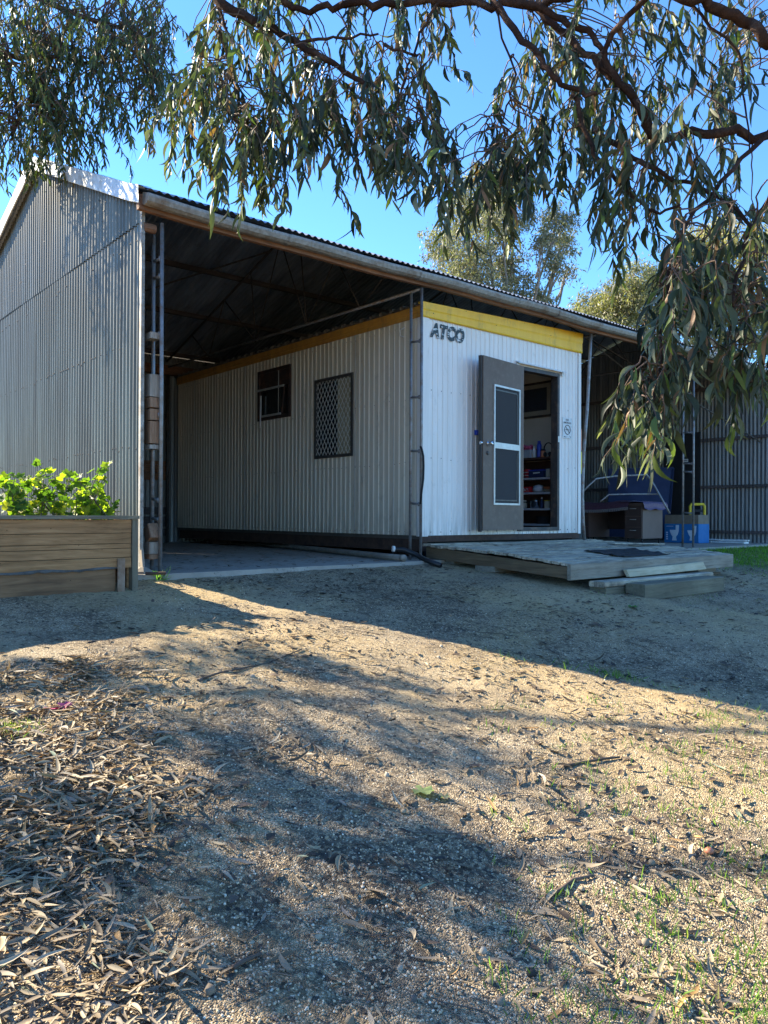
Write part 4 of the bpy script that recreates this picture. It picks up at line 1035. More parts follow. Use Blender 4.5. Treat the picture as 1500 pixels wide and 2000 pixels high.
# =================================================================== goods at the right
dsk = thing('office_desk', 'brown two-pedestal office desk in the right bay of the shed', 'desk', (12.75, 8.2, 0))
DXa, DXb = 12.42, 13.1
def pedestal(y0, y1):
    p = MB().box((DXa+.012, y0, .10), (DXb, y1, .70)).build('pedestal', M['deskbrown'], dsk)
    for k in range(3):
        z0 = .115+k*.195
        d_ = MB().box((DXa-.008, y0+.012, z0), (DXa+.010, y1-.012, z0+.183)).build('drawer', M['deskfront'], p)
        c_ = (y0+y1)/2
        MB().tube([(DXa-.008, c_-.06, z0+.13), (DXa-.03, c_-.05, z0+.13), (DXa-.03, c_+.05, z0+.13), (DXa-.008, c_+.06, z0+.13)], .005, 6).build('handle', M['alu'], p, True)
pedestal(7.50, 7.86); pedestal(8.62, 8.98)
MB().box((DXa-.02, 7.47, .702), (DXb+.02, 9.05, .735)).build('desk_top', M['deskbrown'], dsk)
MB().box((DXb-.05, 7.862, .25), (DXb-.03, 8.618, .70)).build('modesty_panel', M['deskfront'], dsk)
for (x, y) in ((DXa+.06, 7.54), (DXb-.06, 7.54), (DXa+.06, 7.82), (DXa+.06, 8.66), (DXa+.06, 8.94), (DXb-.06, 8.94)):
    MB().tube([(x, y, 0), (x, y, .1)], .014, 8).build('leg', M['black'], dsk, True)
# fringed cloth
cl = thing('fringed_cloth', 'maroon cloth with a pale fringe draped over the desk front', 'cloth', (12.4, 8.3, .74))
K = 24; vs = []; fs = []
for i in range(K+1):
    y = 7.72+(9.3-7.72)*i/K; sg_ = .05*math.sin(i/K*math.pi)
    for (x, z) in ((12.95, .745), (12.6, .765+.03*math.sin(i*.4)), (12.38, .75), (12.33, .71-sg_*.5), (12.30, .665-sg_)): vs.append((x, y, z))
for i in range(K):
    for j in range(4): a = i*5+j; fs.append((a, a+1, a+6, a+5))
MB().add(vs, fs).build('cloth_sheet', M['cloth'], cl, True)
b = MB()
for i in range(90):
    y = 7.72+1.56*i/90; q = (y-7.72)/(9.3-7.72); zt = .667-.05*math.sin(q*math.pi); b.beam((12.298, y, zt), (12.292+random.uniform(-.006, .006), y+random.uniform(-.004, .004), zt-.055), .008, .004, (0, 1, 0))
b.build('fringe', M['fringe'], cl)
vs = []; fs = []; K = 14
for i in range(K+1):
    x = 12.36+.8*i/K
    for (y, z) in ((7.95, .75), (7.7, .752+.02*math.sin(i*.9)), (7.46, .745), (7.43, .69-.02*math.sin(i*.7)), (7.42, .63-.03*abs(math.sin(i*.5)))): vs.append((x, y, z+.012))
for i in range(K):
    for j in range(4): a = i*5+j; fs.append((a, a+5, a+6, a+1))
tag(MB().add(vs, fs).build('tartan_blanket', M['tartan'], None, True), 'tartan blanket folded over the near end of the desk', 'blanket')
# bed frame tubes
bf = thing('tubular_frame', 'bent grey tubular frame standing over the desk before the blue panel', 'frame', P(1263, 1000, 13.0))
MB().tube([P(1137, 962, 12.6), P(1150, 948, 12.62), P(1164, 935, 12.7), P(1200, 930, 12.9), P(1263, 927, 13.1), P(1272, 938, 13.1), P(1290, 970, 13.0), P(1308, 1003, 12.9)], .017, 8).build('outer_tube', M['pipe'], bf, True)
MB().tube([P(1172, 980, 12.7), P(1189, 966, 12.8), P(1230, 965, 12.95), P(1286, 965, 13.05)], .014, 8).build('inner_tube', M['pipe'], bf, True)
# blue panel
b = MB(); A = P(1188, 917, 15.7); B = P(1314, 914, 15.5); A2 = P(1188, 1048, 15.6); B2 = P(1303, 1052, 15.2); th = Vector((.03, .03, 0))
b.add([A, B, B2, A2, A+th, B+th, B2+th, A2+th], [(0, 1, 2, 3), (7, 6, 5, 4), (0, 4, 5, 1), (1, 5, 6, 2), (2, 6, 7, 3), (3, 7, 4, 0)])
bp_ = thing('blue_panel', 'large navy blue panel leaning upright behind the desk', 'panel', A2); o = b.build('panel_board', M['navy'], bp_)
b = MB(); b.beam(A+Vector((0, -.01, 0)), B+Vector((0, -.01, 0)), .035, .03); b.beam(B+Vector((0, -.01, 0)), B2+Vector((0, -.01, 0)), .035, .03); b.build('panel_edge', M['navy'], bp_)
# carton
bx = thing('toilet_carton', 'blue cardboard carton printed with white toilets beside the desk', 'box', (13.7, 7.4, 0))
X0, X1, Y0, Y1 = 13.7, 14.1, 7.12, 7.80
MB().box((X0, Y0, 0.005), (X1, Y1, .36)).build('printed_side', M['boxblue'], bx)
MB().box((X0+.004, Y0+.004, .361), (X1-.004, Y1-.004, .53)).build('kraft_flaps', M['kraft'], bx)
b = MB()
toilet = [(-.05, -.14), (.045, -.14), (.03, -.07), (.06, -.03), (.085, .03), (.09, .06), (-.03, .06), (-.03, .15), (-.095, .15), (-.09, .04), (-.07, -.03), (-.035, -.07)]
for cy, scl in ((7.60, 1.0), (7.25, .95)):
    ring = [(a*scl, c_*scl) for a, c_ in toilet]; b.prism(ring[::-1], (X0-.001, cy, .185), (0, 1, 0), (0, 0, 1), -.002)
b.build('toilet_print', M['boxwhite'], bx)
b = MB()
for k in range(4): MB().box((X0-.002, 7.73, .06+k*.04), (X0-.0005, 7.765, .085+k*.04)).build('printed_mark', M['boxwhite'], bx)
MB().box((X0-.002, 7.62, .31), (X0-.0005, 7.76, .318)).build('printed_line', M['boxwhite'], bx); MB().box((X0-.002, 7.42, .2), (X0-.0005, 7.45, .23)).build('printed_mark', M['boxwhite'], bx)
# yellow frame
yf = thing('yellow_stool', 'yellow plastic folding stool frame leaning behind the carton', 'stool', P(1362, 1035, 14.7))
c0 = P(1362, 1010, 14.75); ux = (P(1376, 1010, 14.75)-c0); uz = Vector((0, 0, 1)); wv = ux.length; ux.normalize(); hv = .245
loop = [c0+ux*(wv*cx_)+uz*(hv*cz_) for cx_, cz_ in ((-1, -.85), (-.85, -1), (.85, -1), (1, -.85), (1, .85), (.85, 1), (-.85, 1), (-1, .85), (-1, -.85))]
MB().tube(loop, .026, 8).build('stool_frame', M['yplastic'], yf, True)
b = MB(); b.beam(c0-ux*wv*.7+uz*.12, c0+ux*wv*.7+uz*.12, .03, .05); b.beam(c0-ux*wv*.7-uz*.1, c0+ux*wv*.7-uz*.1, .03, .05); b.build('stool_tread', M['black'], yf)
# white folded frame
wf = thing('folded_frame', 'white folded trestle frame lying flat by the far wall', 'frame', (14.3, 7.0, 0))
for xx in (14.2, 14.32): MB().cham((xx, 6.48, .045), (xx+.035, 7.55, .075), .006, 1).build('rail', M['white'], wf)
MB().cham((14.18, 6.5, .005), (14.38, 7.5, .035), .006, 1).build('base_leaf', M['white'], wf)
for yy in (6.6, 7.0, 7.4): MB().box((14.236, yy, .05), (14.318, yy+.03, .072)).build('cross_bar', M['white'], wf)
MB().tube([(14.19, 6.95, .05), (14.165, 6.97, .05), (14.165, 7.15, .05), (14.19, 7.17, .05)], .006, 6).build('handle', M['pipe'], wf, True)
# cartons seen past the hut corner
for k, (y0, y1, m_, lb) in enumerate(((838, 880, 'orange', 'reddish carton on the high ledge right of the hut corner'), (882, 925, 'yplastic', 'yellow carton below the reddish one right of the hut corner'))):
    a = P(1134, y0, 12.2); c_ = P(1139.5, y1, 12.2); MB_ = MB().cham((a.x-.2, a.y, c_.z), (c_.x+.01, a.y+.2, a.z), .01, 2)
    tag(MB_.build('carton', M[m_]), lb, 'carton')
a = P(1134, 926, 12.2); t = MB().box((a.x-.24, a.y-.02, 0), (a.x+.02, a.y+.22, a.z)); tag(t.build('narrow_cupboard', M['dirtydark']), 'narrow dark cupboard carrying the cartons beside the hut', 'cupboard')
# =================================================================== planter
pc = Vector((2.42, 5.80, 0)); pdv = Vector((-1.0, -.05, 0)).normalized(); pbk = Vector((pdv.y, -pdv.x, 0))
if pbk.y < 0: pbk = -pbk
PL, PD = 2.6, .85; ZT = .487
pl = thing('raised_planter', 'raised garden bed of brown timber boards beside the gable wall', 'planter', pc)
def pbx(mb, s0, s1, d0, d1, z0, z1, z0b=None):
    z0b = z0 if z0b is None else z0b
    ps = [pc+pdv*s0+pbk*d0+Vector((0, 0, z0)), pc+pdv*s1+pbk*d0+Vector((0, 0, z0b)), pc+pdv*s1+pbk*d1+Vector((0, 0, z0b)), pc+pdv*s0+pbk*d1+Vector((0, 0, z0))]
    q = [Vector((p.x, p.y, z1)) for p in ps]
    return mb.add(ps+q, [(0, 1, 2, 3), (7, 6, 5, 4), (0, 4, 5, 1), (1, 5, 6, 2), (2, 6, 7, 3), (3, 7, 4, 0)])
zs = [.455, .352, .272, .235, .165, .085]
for k in range(5):
    o = pbx(MB(), .04, PL, random.uniform(0, .006), .035, zs[k+1]+.004, zs[k]).build('side_board', M['planter'], pl)
g = pbx(MB(), .16, PL, .012, .04, -.28, .088, -.4).build('base_board', woodm('dark_base_board', (.30, .17, .09), (.20, .11, .055), (.10, .055, .03), 0, 2.2), pl)  # base board in a darker brown than the planter boards
# membrane flap, ragged
vs = []; fs = []; K = 50
for k in range(K+1):
    s_ = .15+(PL-.15)*k/K; dd_ = .03*math.sin(k*.9)+.02*math.sin(k*2.3)
    top = .094+.006*math.sin(k*.7); bot = top-.008-.045*(k/K)*abs(math.sin(k*.37+.4))-.010*abs(math.sin(k*1.3))
    for z_, d_ in ((top, -.004), ((top+bot)/2, -.012), (bot, -.008+.005*math.sin(k*2.1))): vs.append(pc+pdv*s_+pbk*d_+Vector((0, 0, z_)))
for k in range(K):
    for j in (0, 1): a = k*3+j; fs.append((a, a+1, a+4, a+3))
MB().add(vs, fs).build('torn_liner', simple('torn_liner_film', (.12, .11, .10), (.04, .035, .03), 14, .6, 0, .5), pl, True)
pbx(MB(), -.012, PL, -.03, .10, ZT-.026, ZT).build('cap_board', M['plantergrey'], pl)
pbx(MB(), -.012, .035, -.008, .05, -.16, ZT-.028).build('corner_post', M['plantergreyz'], pl)
pbx(MB(), .10, .155, -.022, -.006, -.16, .16).build('rusty_stake', M['stake'], pl)
pbx(MB(), -.01, .03, .102, PD, -.16, ZT-.03).build('end_board', M['planter'], pl)
pbx(MB(), .04, PL, PD-.03, PD, -.2, ZT-.03).build('rear_board', M['planter'], pl)
pbx(MB(), .04, PL, .045, PD-.04, .1, ZT-.09).build('planter_soil', M['soil'], pl)
# mallow plants
def mallow(x0, x1, ytop, nst, nl, label, seed, hts):
    global rng
    base = None; stems = MB(); bs = []; nr = []; sz = []
    lr = np.random.default_rng(seed)
    for k in range(nst):
        fx = (k+.5)/nst; px = x0+(x1-x0)*fx
        # soil position within the bed
        s_ = float(np.interp(px+22, [-300, 0, 262], [1.6, .70, 0.06])); dpt_ = lr.uniform(.25, .55)
        p = pc+pdv*s_+pbk*dpt_+Vector((0, 0, ZT-.1)); b0 = p.copy()
        h = hts[k % len(hts)]*lr.uniform(.85, 1.05)+.1; pts = [p.copy()]; d = Vector((lr.normal()*.25, lr.normal()*.25, 1)).normalized()
        n_ = 8
        for i in range(n_):
            d = (d+Vector((lr.normal()*.16, lr.normal()*.16, .02))).normalized(); p = p+d*(h/n_); pts.append(p.copy())
            if i >= 1:
                for _ in range(nl):
                    a = lr.uniform(0, 6.28); out = Vector((math.cos(a), math.sin(a), lr.uniform(-.1, .5))).normalized()
                    ln = lr.uniform(.03, .11)*(1.15-.4*i/n_); q = p+out*ln
                    stems.tube([p, p+out*ln*.5+Vector((0, 0, .01)), q], .002, 4, False)
                    bs.append(q); nr.append(Vector((lr.normal()*.7, lr.normal()*.7, .75)).normalized()); sz.append(lr.uniform(.026, .05)*(1.1-.35*i/n_))
        stems.tube(pts, [.0075-.0006*i for i in range(len(pts))], 6)
    t = thing('mallow_plant', label, 'plant', b0, 'leafy plants in the raised bed')
    stems.build('stems', M['stem'], t, True)
    V = []; Fc = []; T = []
    K = 15
    for p, nn_, r in zip(bs, nr, sz):
        a = nn_.orthogonal().normalized(); c_ = nn_.cross(a); ph = lr.uniform(0, 6.28); n0 = len(V); V.append(p-nn_*r*.18)
        tt = [(.13, .21, .025), (.23, .30, .03), (.06, .12, .022), (.40, .40, .05)][lr.choice(4, p=[.35, .3, .25, .10])]; v_ = lr.uniform(.8, 1.2)
        for k in range(K):
            an = ph+2*math.pi*k/K; rr_ = r*(1+.20*math.cos(5*(an-ph)))*(.55 if k == 7 else 1)
            V.append(p+a*(rr_*math.cos(an))+c_*(rr_*math.sin(an))+nn_*(r*.12*math.sin(5*an+ph)+.0))
        for k in range(K): Fc.append((n0, n0+1+k, n0+1+(k+1) % K))
        T += [[x*v_ for x in tt]]*(K+1)
    npmesh('leaves', np.array([tuple(v) for v in V]), np.array(Fc), M['mallow'], t, np.array(T))
mallow(-70, 85, 905, 8, 3, 'dense bushy green plant at the left end of the raised bed', 3, (.33, .36, .3))
mallow(85, 190, 890, 6, 3, 'tallest yellow-green plant in the middle of the raised bed', 8, (.36, .48, .30, .40))
mallow(195, 262, 905, 4, 2, 'spindly lighter plant at the right end of the raised bed', 17, (.40, .20, .36, .14))
# =================================================================== grass
def blades(pts, L, W, lean=.5, cols=((.10, .20, .03), (.16, .27, .05), (.24, .28, .08)), probs=(.5, .35, .15), S=3):
    pts = np.asarray(pts); n = len(pts); d = rng.normal(0, lean, (n, 3)); d[:, 2] = 1
    V, Fq, k = leaf_arrays(pts, d, L, W, .35, .1, S, None, .05)
    return V, Fq, tints(n, k, cols, probs)
# lush patch
n = 16000; X = rng.uniform(9.6, 15.5, n); Y = rng.uniform(3.6, 6.1, n)
px_, py_, d_ = proj(np.stack([X, Y, gz(X, Y)], 1))
k_ = (Y > 4.9+.3*np.sin(X*2)) | (rng.random(n) < .10); X, Y = X[k_], Y[k_]
V, Fq, T = blades(np.stack([X, Y, gz(X, Y)-.005], 1), rng.uniform(.03, .075, len(X)), np.full(len(X), .006), .6, ((.11, .24, .02), (.17, .33, .03), (.08, .16, .02)), (.5, .3, .2))
tag(npmesh('grass', V, Fq, M['grass'], None, T), 'short bright green grass beyond the deck', 'grass', kind='stuff')
# sparse tufts over the gravel
pts = []; Ls = []
tuft = [(1165, 1312, 12, .05), (1195, 1322, 22, .05), (1215, 1325, 25, .045), (1240, 1330, 10, .04), (1300, 1345, 8, .035), (1100, 1305, 6, .06), (990, 1285, 12, .03), (1390, 1400, 25, .035), (1430, 1410, 18, .03)]
for x, y, nn_, l in tuft:
    g = G(x, y)
    for _ in range(nn_*2): dx, dy = rng.normal(0, .05, 2); pts.append((g.x+dx, g.y+dy, float(gz(g.x+dx, g.y+dy)))); Ls.append(l*rng.uniform(.5, 1.2))
for _ in range(330):
    x = rng.uniform(950, 1620); y = rng.uniform(1370, 2050)
    if rng.random() > np.clip((x-850)/450, 0, 1): continue
    g = G(x, y); m_ = rng.integers(2, 12)
    for _ in range(m_): dx, dy = rng.normal(0, .035, 2); pts.append((g.x+dx, g.y+dy, float(gz(g.x+dx, g.y+dy)))); Ls.append(rng.uniform(.015, .055))
for _ in range(90):
    x = rng.uniform(1150, 1500); y = rng.uniform(1090, 1200); g = G(x, y)
    for _ in range(5): dx, dy = rng.normal(0, .06, 2); pts.append((g.x+dx, g.y+dy, float(gz(g.x+dx, g.y+dy)))); Ls.append(rng.uniform(.01, .03))
Ls = np.array(Ls); V, Fq, T = blades(pts, Ls, Ls*.06+.0015, .45)
tag(npmesh('sparse_grass', V, Fq, M['grass'], None, T), 'thin scattered grass blades over the gravel', 'grass', kind='stuff')
# moss and weeds at left edge
def tuftobj(name, label, x, y, nb, L, w, lean, cols, probs=(.5, .5), spread=.03, z=None):
    g = G(x, y) if z is None else onZ(x, y, z)
    d = rng.normal(0, lean, (nb, 3)); d[:, 2] = 1
    P_ = np.array(g)+np.c_[rng.normal(0, spread, (nb, 2)), np.zeros(nb)]
    V, Fq, k = leaf_arrays(P_, d, rng.uniform(.5, 1.1, nb)*L, np.full(nb, w), .5, .2, 5, None, .08)
    tag(npmesh(name, V, Fq, M['grass'], None, tints(nb, k, cols, probs)), label, 'moss' if name.startswith('moss') else 'plant', kind='stuff' if name.startswith('moss') else None)
tuftobj('strappy_weed', 'strappy green weed growing at the foot of the left post', 313, 1133, 26, .125, .010, 1.1, ((.10, .22, .05), (.15, .27, .07)), spread=.03)
tuftobj('moss_clump', 'mossy green clump among dry leaves at the left edge', 5, 1425, 500, .03, .004, .8, ((.12, .20, .04), (.22, .24, .10)), spread=.07)
# =================================================================== litter
def density(px, py):
    """leaf cover by area: heavy on the left, drifts at lower right"""
    d = np.full(px.shape, .022)
    bx_ = 30*np.sin(py*.021)+22*np.sin(py*.053+1)+14*np.sin(px*.07+py*.031)+np.interp(py, [1200, 1255, 1300, 1380, 1480, 1560, 1650, 1720, 1800, 1860, 1930, 2100], [-400, 60, 260, 330, 350, 345, 300, 230, 210, 350, 370, 370])
    d = np.maximum(d, np.where(py > 1250, np.clip((bx_-px)/90+.35, 0, 1), 0))
    d = np.where(py < 1250, .01, d)
    d = d*np.clip((py-1235)/(170+50*np.sin(px*.03)), .06, 1)
    for (cx_, cy_, rx, ry, a) in ((560, 1470, 100, 40, .20), (600, 1290, 160, 40, .04), (1010, 1530, 110, 60, .17), (1230, 1660, 160, 60, .16), (1120, 1840, 110, 90, .15), (1330, 1930, 170, 90, .22), (1400, 1760, 120, 80, .14), (700, 1580, 90, 30, .2), (650, 1790, 160, 60, .08), (1250, 1400, 200, 40, .06)):
        d = np.maximum(d, a*np.exp(-((px-cx_)/rx)**2-((py-cy_)/ry)**2))
    d = np.where((px < -60) & (py > 1150), .35, d)
    d = np.where((px > 1550) | (py > 2150), .05, d)
    return np.clip(d, 0, 1)
N = 260000
X = rng.uniform(-2.0, 6.5, N); Y = rng.uniform(-.6, 6.1, N)
Z = gz(X, Y); px, py, d = proj(np.stack([X, Y, Z], 1))
px = np.where(d < .3, 750, px); py = np.where(d < .3, 2200, py)
keep = (rng.random(N) < density(px, py)*.95*np.clip(.72+.6*(np.sin(X*9+2*np.sin(Y*5))*np.sin(Y*8+1.5*np.sin(X*7))), .12, 1))
keep &= ~((X > 6.1) & (Y > 4.0)); keep &= ~((Y > 4.4) & (X < 2.5)); X, Y, Z, px, py = X[keep], Y[keep], Z[keep], px[keep], py[keep]
dn_ = density(px, py)
n = len(X); print('litter', n)
az = rng.uniform(0, 2*np.pi, n); dirs = np.stack([np.cos(az), np.sin(az), rng.normal(0, .10, n)], 1)
nrm = np.stack([rng.normal(0, .35, n), rng.normal(0, .35, n), np.ones(n)], 1)
L = rng.uniform(.045, .105, n)*np.where(rng.random(n) < .3, .5, 1); Wd = np.clip(L*rng.uniform(.12, .21, n), .005, .017)
base = np.stack([X, Y, Z+.009+rng.uniform(0, .016, n)*np.where(dn_ > .4, 1, .2)], 1)
V, Fq, k = leaf_arrays(base, dirs, L, Wd, .22, .5, 5, nrm, .16)
zmin = gz(V[:, 0], V[:, 1])+.001; V[:, 2] = np.maximum(V[:, 2], zmin+.004)
cols = ((.37, .29, .18), (.29, .225, .15), (.16, .115, .07), (.47, .38, .26), (.27, .225, .17), (.22, .26, .18), (.42, .25, .10))
tag(npmesh('leaf_litter', V, Fq, M['dryleaf'], None, tints(n, k, cols, (.32, .24, .14, .10, .15, .02, .03), .18)), 'dry gum leaves scattered over the gravel', 'leaf litter', kind='stuff')
# leaf scraps blown onto the slab and the deck
n = 420; X = rng.uniform(2.9, 6.0, n); Y = 6.3+rng.random(n)**1.3*4.5; Z = np.full(n, .008)
m = 150; X = np.concatenate([X, rng.uniform(6.15, 9.2, m)]); Yd = rng.uniform(4.5, 6.4, m); Y = np.concatenate([Y, Yd]); Z = np.concatenate([Z, np.array([dz_(v) for v in Yd])+.01])
n = len(X); az = rng.uniform(0, 6.28, n); L = rng.uniform(.03, .10, n)
V, Fq, k = leaf_arrays(np.stack([X, Y, Z], 1), np.stack([np.cos(az), np.sin(az), np.zeros(n)+.03], 1), L, L*.18, .1, .3, 4, np.stack([rng.normal(0, .2, n), rng.normal(0, .2, n), np.ones(n)], 1), .14)
V[:, 2] = np.maximum(V[:, 2], .004)
tag(npmesh('leaf_scraps', V, Fq, M['dryleaf'], None, tints(n, k, ((.20, .15, .10), (.10, .075, .05), (.36, .28, .19)), (.45, .35, .2), .2)), 'dry leaf scraps blown onto the slab and the deck', 'leaf litter', kind='stuff')
n = 9000; X = rng.uniform(-.5, 10.5, n); Y = rng.uniform(1.2, 6.05, n)
pt = np.sin(X*1.9+.7*np.sin(Y*2.3))*np.sin(Y*2.7+.8*np.sin(X*1.3))
k_ = (rng.random(n) < np.clip(.35+.65*pt, .05, 1)) & ~((X > 6.0) & (X < 9.5) & (Y > 4.4)) & ~((Y > 5.0) & (X < 2.6)) & ~((X > 9.4) & (Y > 4.9)); X, Y = X[k_], Y[k_]; n = len(X)
az = rng.uniform(0, 6.28, n); L = rng.uniform(.02, .075, n)
V, Fq, k = leaf_arrays(np.stack([X, Y, gz(X, Y)+.008], 1), np.stack([np.cos(az), np.sin(az), rng.normal(0, .08, n)], 1), L, L*rng.uniform(.18, .45, n), .15, .4, 4, np.stack([rng.normal(0, .3, n), rng.normal(0, .3, n), np.ones(n)], 1), .1)
V[:, 2] = np.maximum(V[:, 2], gz(V[:, 0], V[:, 1])+.004)
tag(npmesh('bark_scraps', V, Fq, M['dryleaf'], None, tints(n, k, ((.075, .055, .04), (.14, .10, .07), (.28, .22, .15), (.04, .035, .03)), (.35, .3, .15, .2), .2)), 'dark bark and leaf scraps strewn over the gravel', 'leaf litter', kind='stuff')
# twigs
b = MB()
for i in range(2600):
    X0 = rng.uniform(-.5, 5.5); Y0 = rng.uniform(-.5, 5.8)
    if X0 > 6 and Y0 > 4: continue
    if Y0 > 4.3 and X0 < 2.6: continue
    a = rng.uniform(0, 6.28); l = rng.uniform(.02, .10) if i > 70 else rng.uniform(.12, .32); r = .0012+l*.005; pts = []; x, y = X0, Y0
    for j in range(5): pts.append((x, y, float(gz(x, y))+r+.004)); a += rng.normal(0, .28); x += math.cos(a)*l/4; y += math.sin(a)*l/4
    b.tube(pts, [r, r, r*.9, r*.8, r*.5], 5)
tag(b.build('fallen_twigs', simple('dead_twig', (.13, .10, .08), (.06, .045, .035), 20, .9)), 'small broken twigs strewn on the ground', 'twigs', kind='stuff')
def stick(pxs, r, label, name='fallen_stick'):
    pts = [G(x, y)+Vector((0, 0, r)) for x, y in pxs]
    tag(MB().tube(pts, [r*(1-.12*i) for i in range(len(pts))], 7).build(name, simple('stick_wood', (.14, .10, .075), (.07, .05, .035), 20, .9), None, True), label, 'stick', 'sticks on the gravel')
stick([(266, 1590), (268, 1630), (265, 1665), (267, 1697)], .0065, 'dark straight stick at the edge of the left leaf litter')
stick([(385, 1331), (430, 1316), (480, 1306), (520, 1298), (590, 1270)], .007, 'long thin stick on the sunny gravel left of centre')
stick([(455, 1895), (480, 1880), (510, 1868)], .007, 'short thick dark stick at the bottom left of centre')
stick([(1068, 1756), (1095, 1742), (1120, 1722), (1160, 1715)], .008, 'curved stick under the leaf pile at lower right')
stick([(1100, 1500), (1140, 1492), (1180, 1485), (1210, 1482)], .008, 'flat bark stick right of centre')
# special leaves
g = G(115, 1390); b = MB()
for k in range(16): a = k*.9; b.add([g+Vector((.0, .0, .015)), g+Vector((.05*math.cos(a)+.02*math.sin(k*3), .035*math.sin(a), .02+.01*math.sin(k*2))), g+Vector((.05*math.cos(a+.6), .035*math.sin(a+.6), .03+.012*math.cos(k)))], [(0, 1, 2)])
tag(b.build('pink_flower', M['pinkpaper']), 'faded pink fallen flower among the dry leaves at left', 'flower')
def round_leaf(x, y, r, col, label):
    g = G(x, y)+Vector((0, 0, .012)); K = 22; V = [g]; 
    for k in range(K): a = 2*math.pi*k/K; rr_ = r*(1+.08*math.cos(8*a))*(.5 if k == 3 else 1); V.append(g+Vector((rr_*math.cos(a), rr_*math.sin(a), .006*math.cos(5*a)+.004)))
    Fc = [(0, 1+k, 1+(k+1) % K) for k in range(K)]
    o = npmesh('round_leaf', np.array([tuple(v) for v in V]), np.array(Fc), M['mallow'], None, np.tile(np.array(col), (K+1, 1)), True); tag(o, label, 'leaf')
round_leaf(826, 1550, .045, (.28, .36, .17), 'round pale green leaf lying on the gravel at centre')
round_leaf(866, 1562, .024, (.16, .19, .15), 'small grey-green leaf beside the round pale leaf')
round_leaf(1236, 1187, .04, (.10, .24, .07), 'green leaf lying in the shade in front of the sleeper step')
g = G(1385, 1668); tag(MB().lathe([(.006, 0), (.016, .006), (.018, .014), (.008, .024)], g, 9).build('orange_gumnut', M['orange'], None, True), 'tiny orange fruit on the sunlit gravel at right', 'fruit')
# stones: countable dark rocks
rk = [(375, 1925), (440, 1762), (957, 1618), (1210, 1842), (845, 1877), (1405, 1798), (345, 1205), (40, 1410), (1436, 1795), (1248, 1620), (950, 1360), (700, 1520)]
for i, (x, y) in enumerate(rk[:0]): pass
# pebbles
N = 42000; dd = 1.3+5.2*rng.random(N)**1.5; lat = rng.uniform(-.62, .62, N)
X = dd*(NF[0]+NR[0]*lat); Y = dd*(NF[1]+NR[1]*lat)
k_ = (Y < 5.9) & ~((X > 6.1) & (Y > 4)) & ~((Y > 4.5) & (X < 2.4)); X, Y = X[k_], Y[k_]; n = len(X); Z = gz(X, Y)
ph = (1+5**.5)/2
ico = unit(np.array([(-1, ph, 0), (1, ph, 0), (-1, -ph, 0), (1, -ph, 0), (0, -1, ph), (0, 1, ph), (0, -1, -ph), (0, 1, -ph), (ph, 0, -1), (ph, 0, 1), (-ph, 0, -1), (-ph, 0, 1)]))
icf = np.array([(0,11,5),(0,5,1),(0,1,7),(0,7,10),(0,10,11),(1,5,9),(5,11,4),(11,10,2),(10,7,6),(7,1,8),(3,9,4),(3,4,2),(3,2,6),(3,6,8),(3,8,9),(4,9,5),(2,4,11),(6,2,10),(8,6,7),(9,8,1)])
r = rng.uniform(.0022, .0046, n)*np.where(rng.random(n) < .012, rng.uniform(1.8, 4, n), 1)
V = np.stack([X, Y, Z+r*.25], 1)[:, None, :]+ico[None]*(r[:, None, None]*rng.uniform(.7, 1.25, (n, 1, 3)))*rng.uniform(.85, 1.12, (n, 12, 1))
Fq = (np.arange(n)[:, None, None]*12+icf[None]).reshape(-1, 3)
T = tints(n, 12, ((.52, .41, .27), (.38, .29, .20), (.64, .55, .42), (.18, .145, .12), (.07, .062, .055)), (.34, .25, .12, .18, .11), .15)
T = T*np.repeat(np.where(r > .007, .55, 1.0), 12)[:, None]
tag(npmesh('pebbles', V.reshape(-1, 3), Fq, M['pebble'], None, T), 'loose gravel pebbles', 'pebbles', kind='stuff')
# =================================================================== TREES
def limb(mb, pts, r0, r1, n=9, wob=.0):
    # smooth the polyline and add wobble
    P_ = [Vector(p) for p in pts]; out = []
    for i in range(len(P_)-1):
        p0 = P_[max(i-1, 0)]; p1 = P_[i]; p2 = P_[i+1]; p3 = P_[min(i+2, len(P_)-1)]
        for t in np.linspace(0, 1, 5)[:-1]:
            out.append(.5*((2*p1)+(p2-p0)*t+(2*p0-5*p1+4*p2-p3)*t*t+(3*p1-p0-3*p2+p3)*t**3))
    out.append(P_[-1])
    out = [p+Vector(rng.normal(0, wob, 3)) for p in out]; m = len(out)
    rs = [(r0+(r1-r0)*i/(m-1))*(1+rng.normal(0, .06)) for i in range(m)]
    mb.tube(out, rs, n); return out
SL = 1/math.tan(R(SUN_EL)); SH_ = Vector((-sx, -sy)).normalized()   # shadow direction
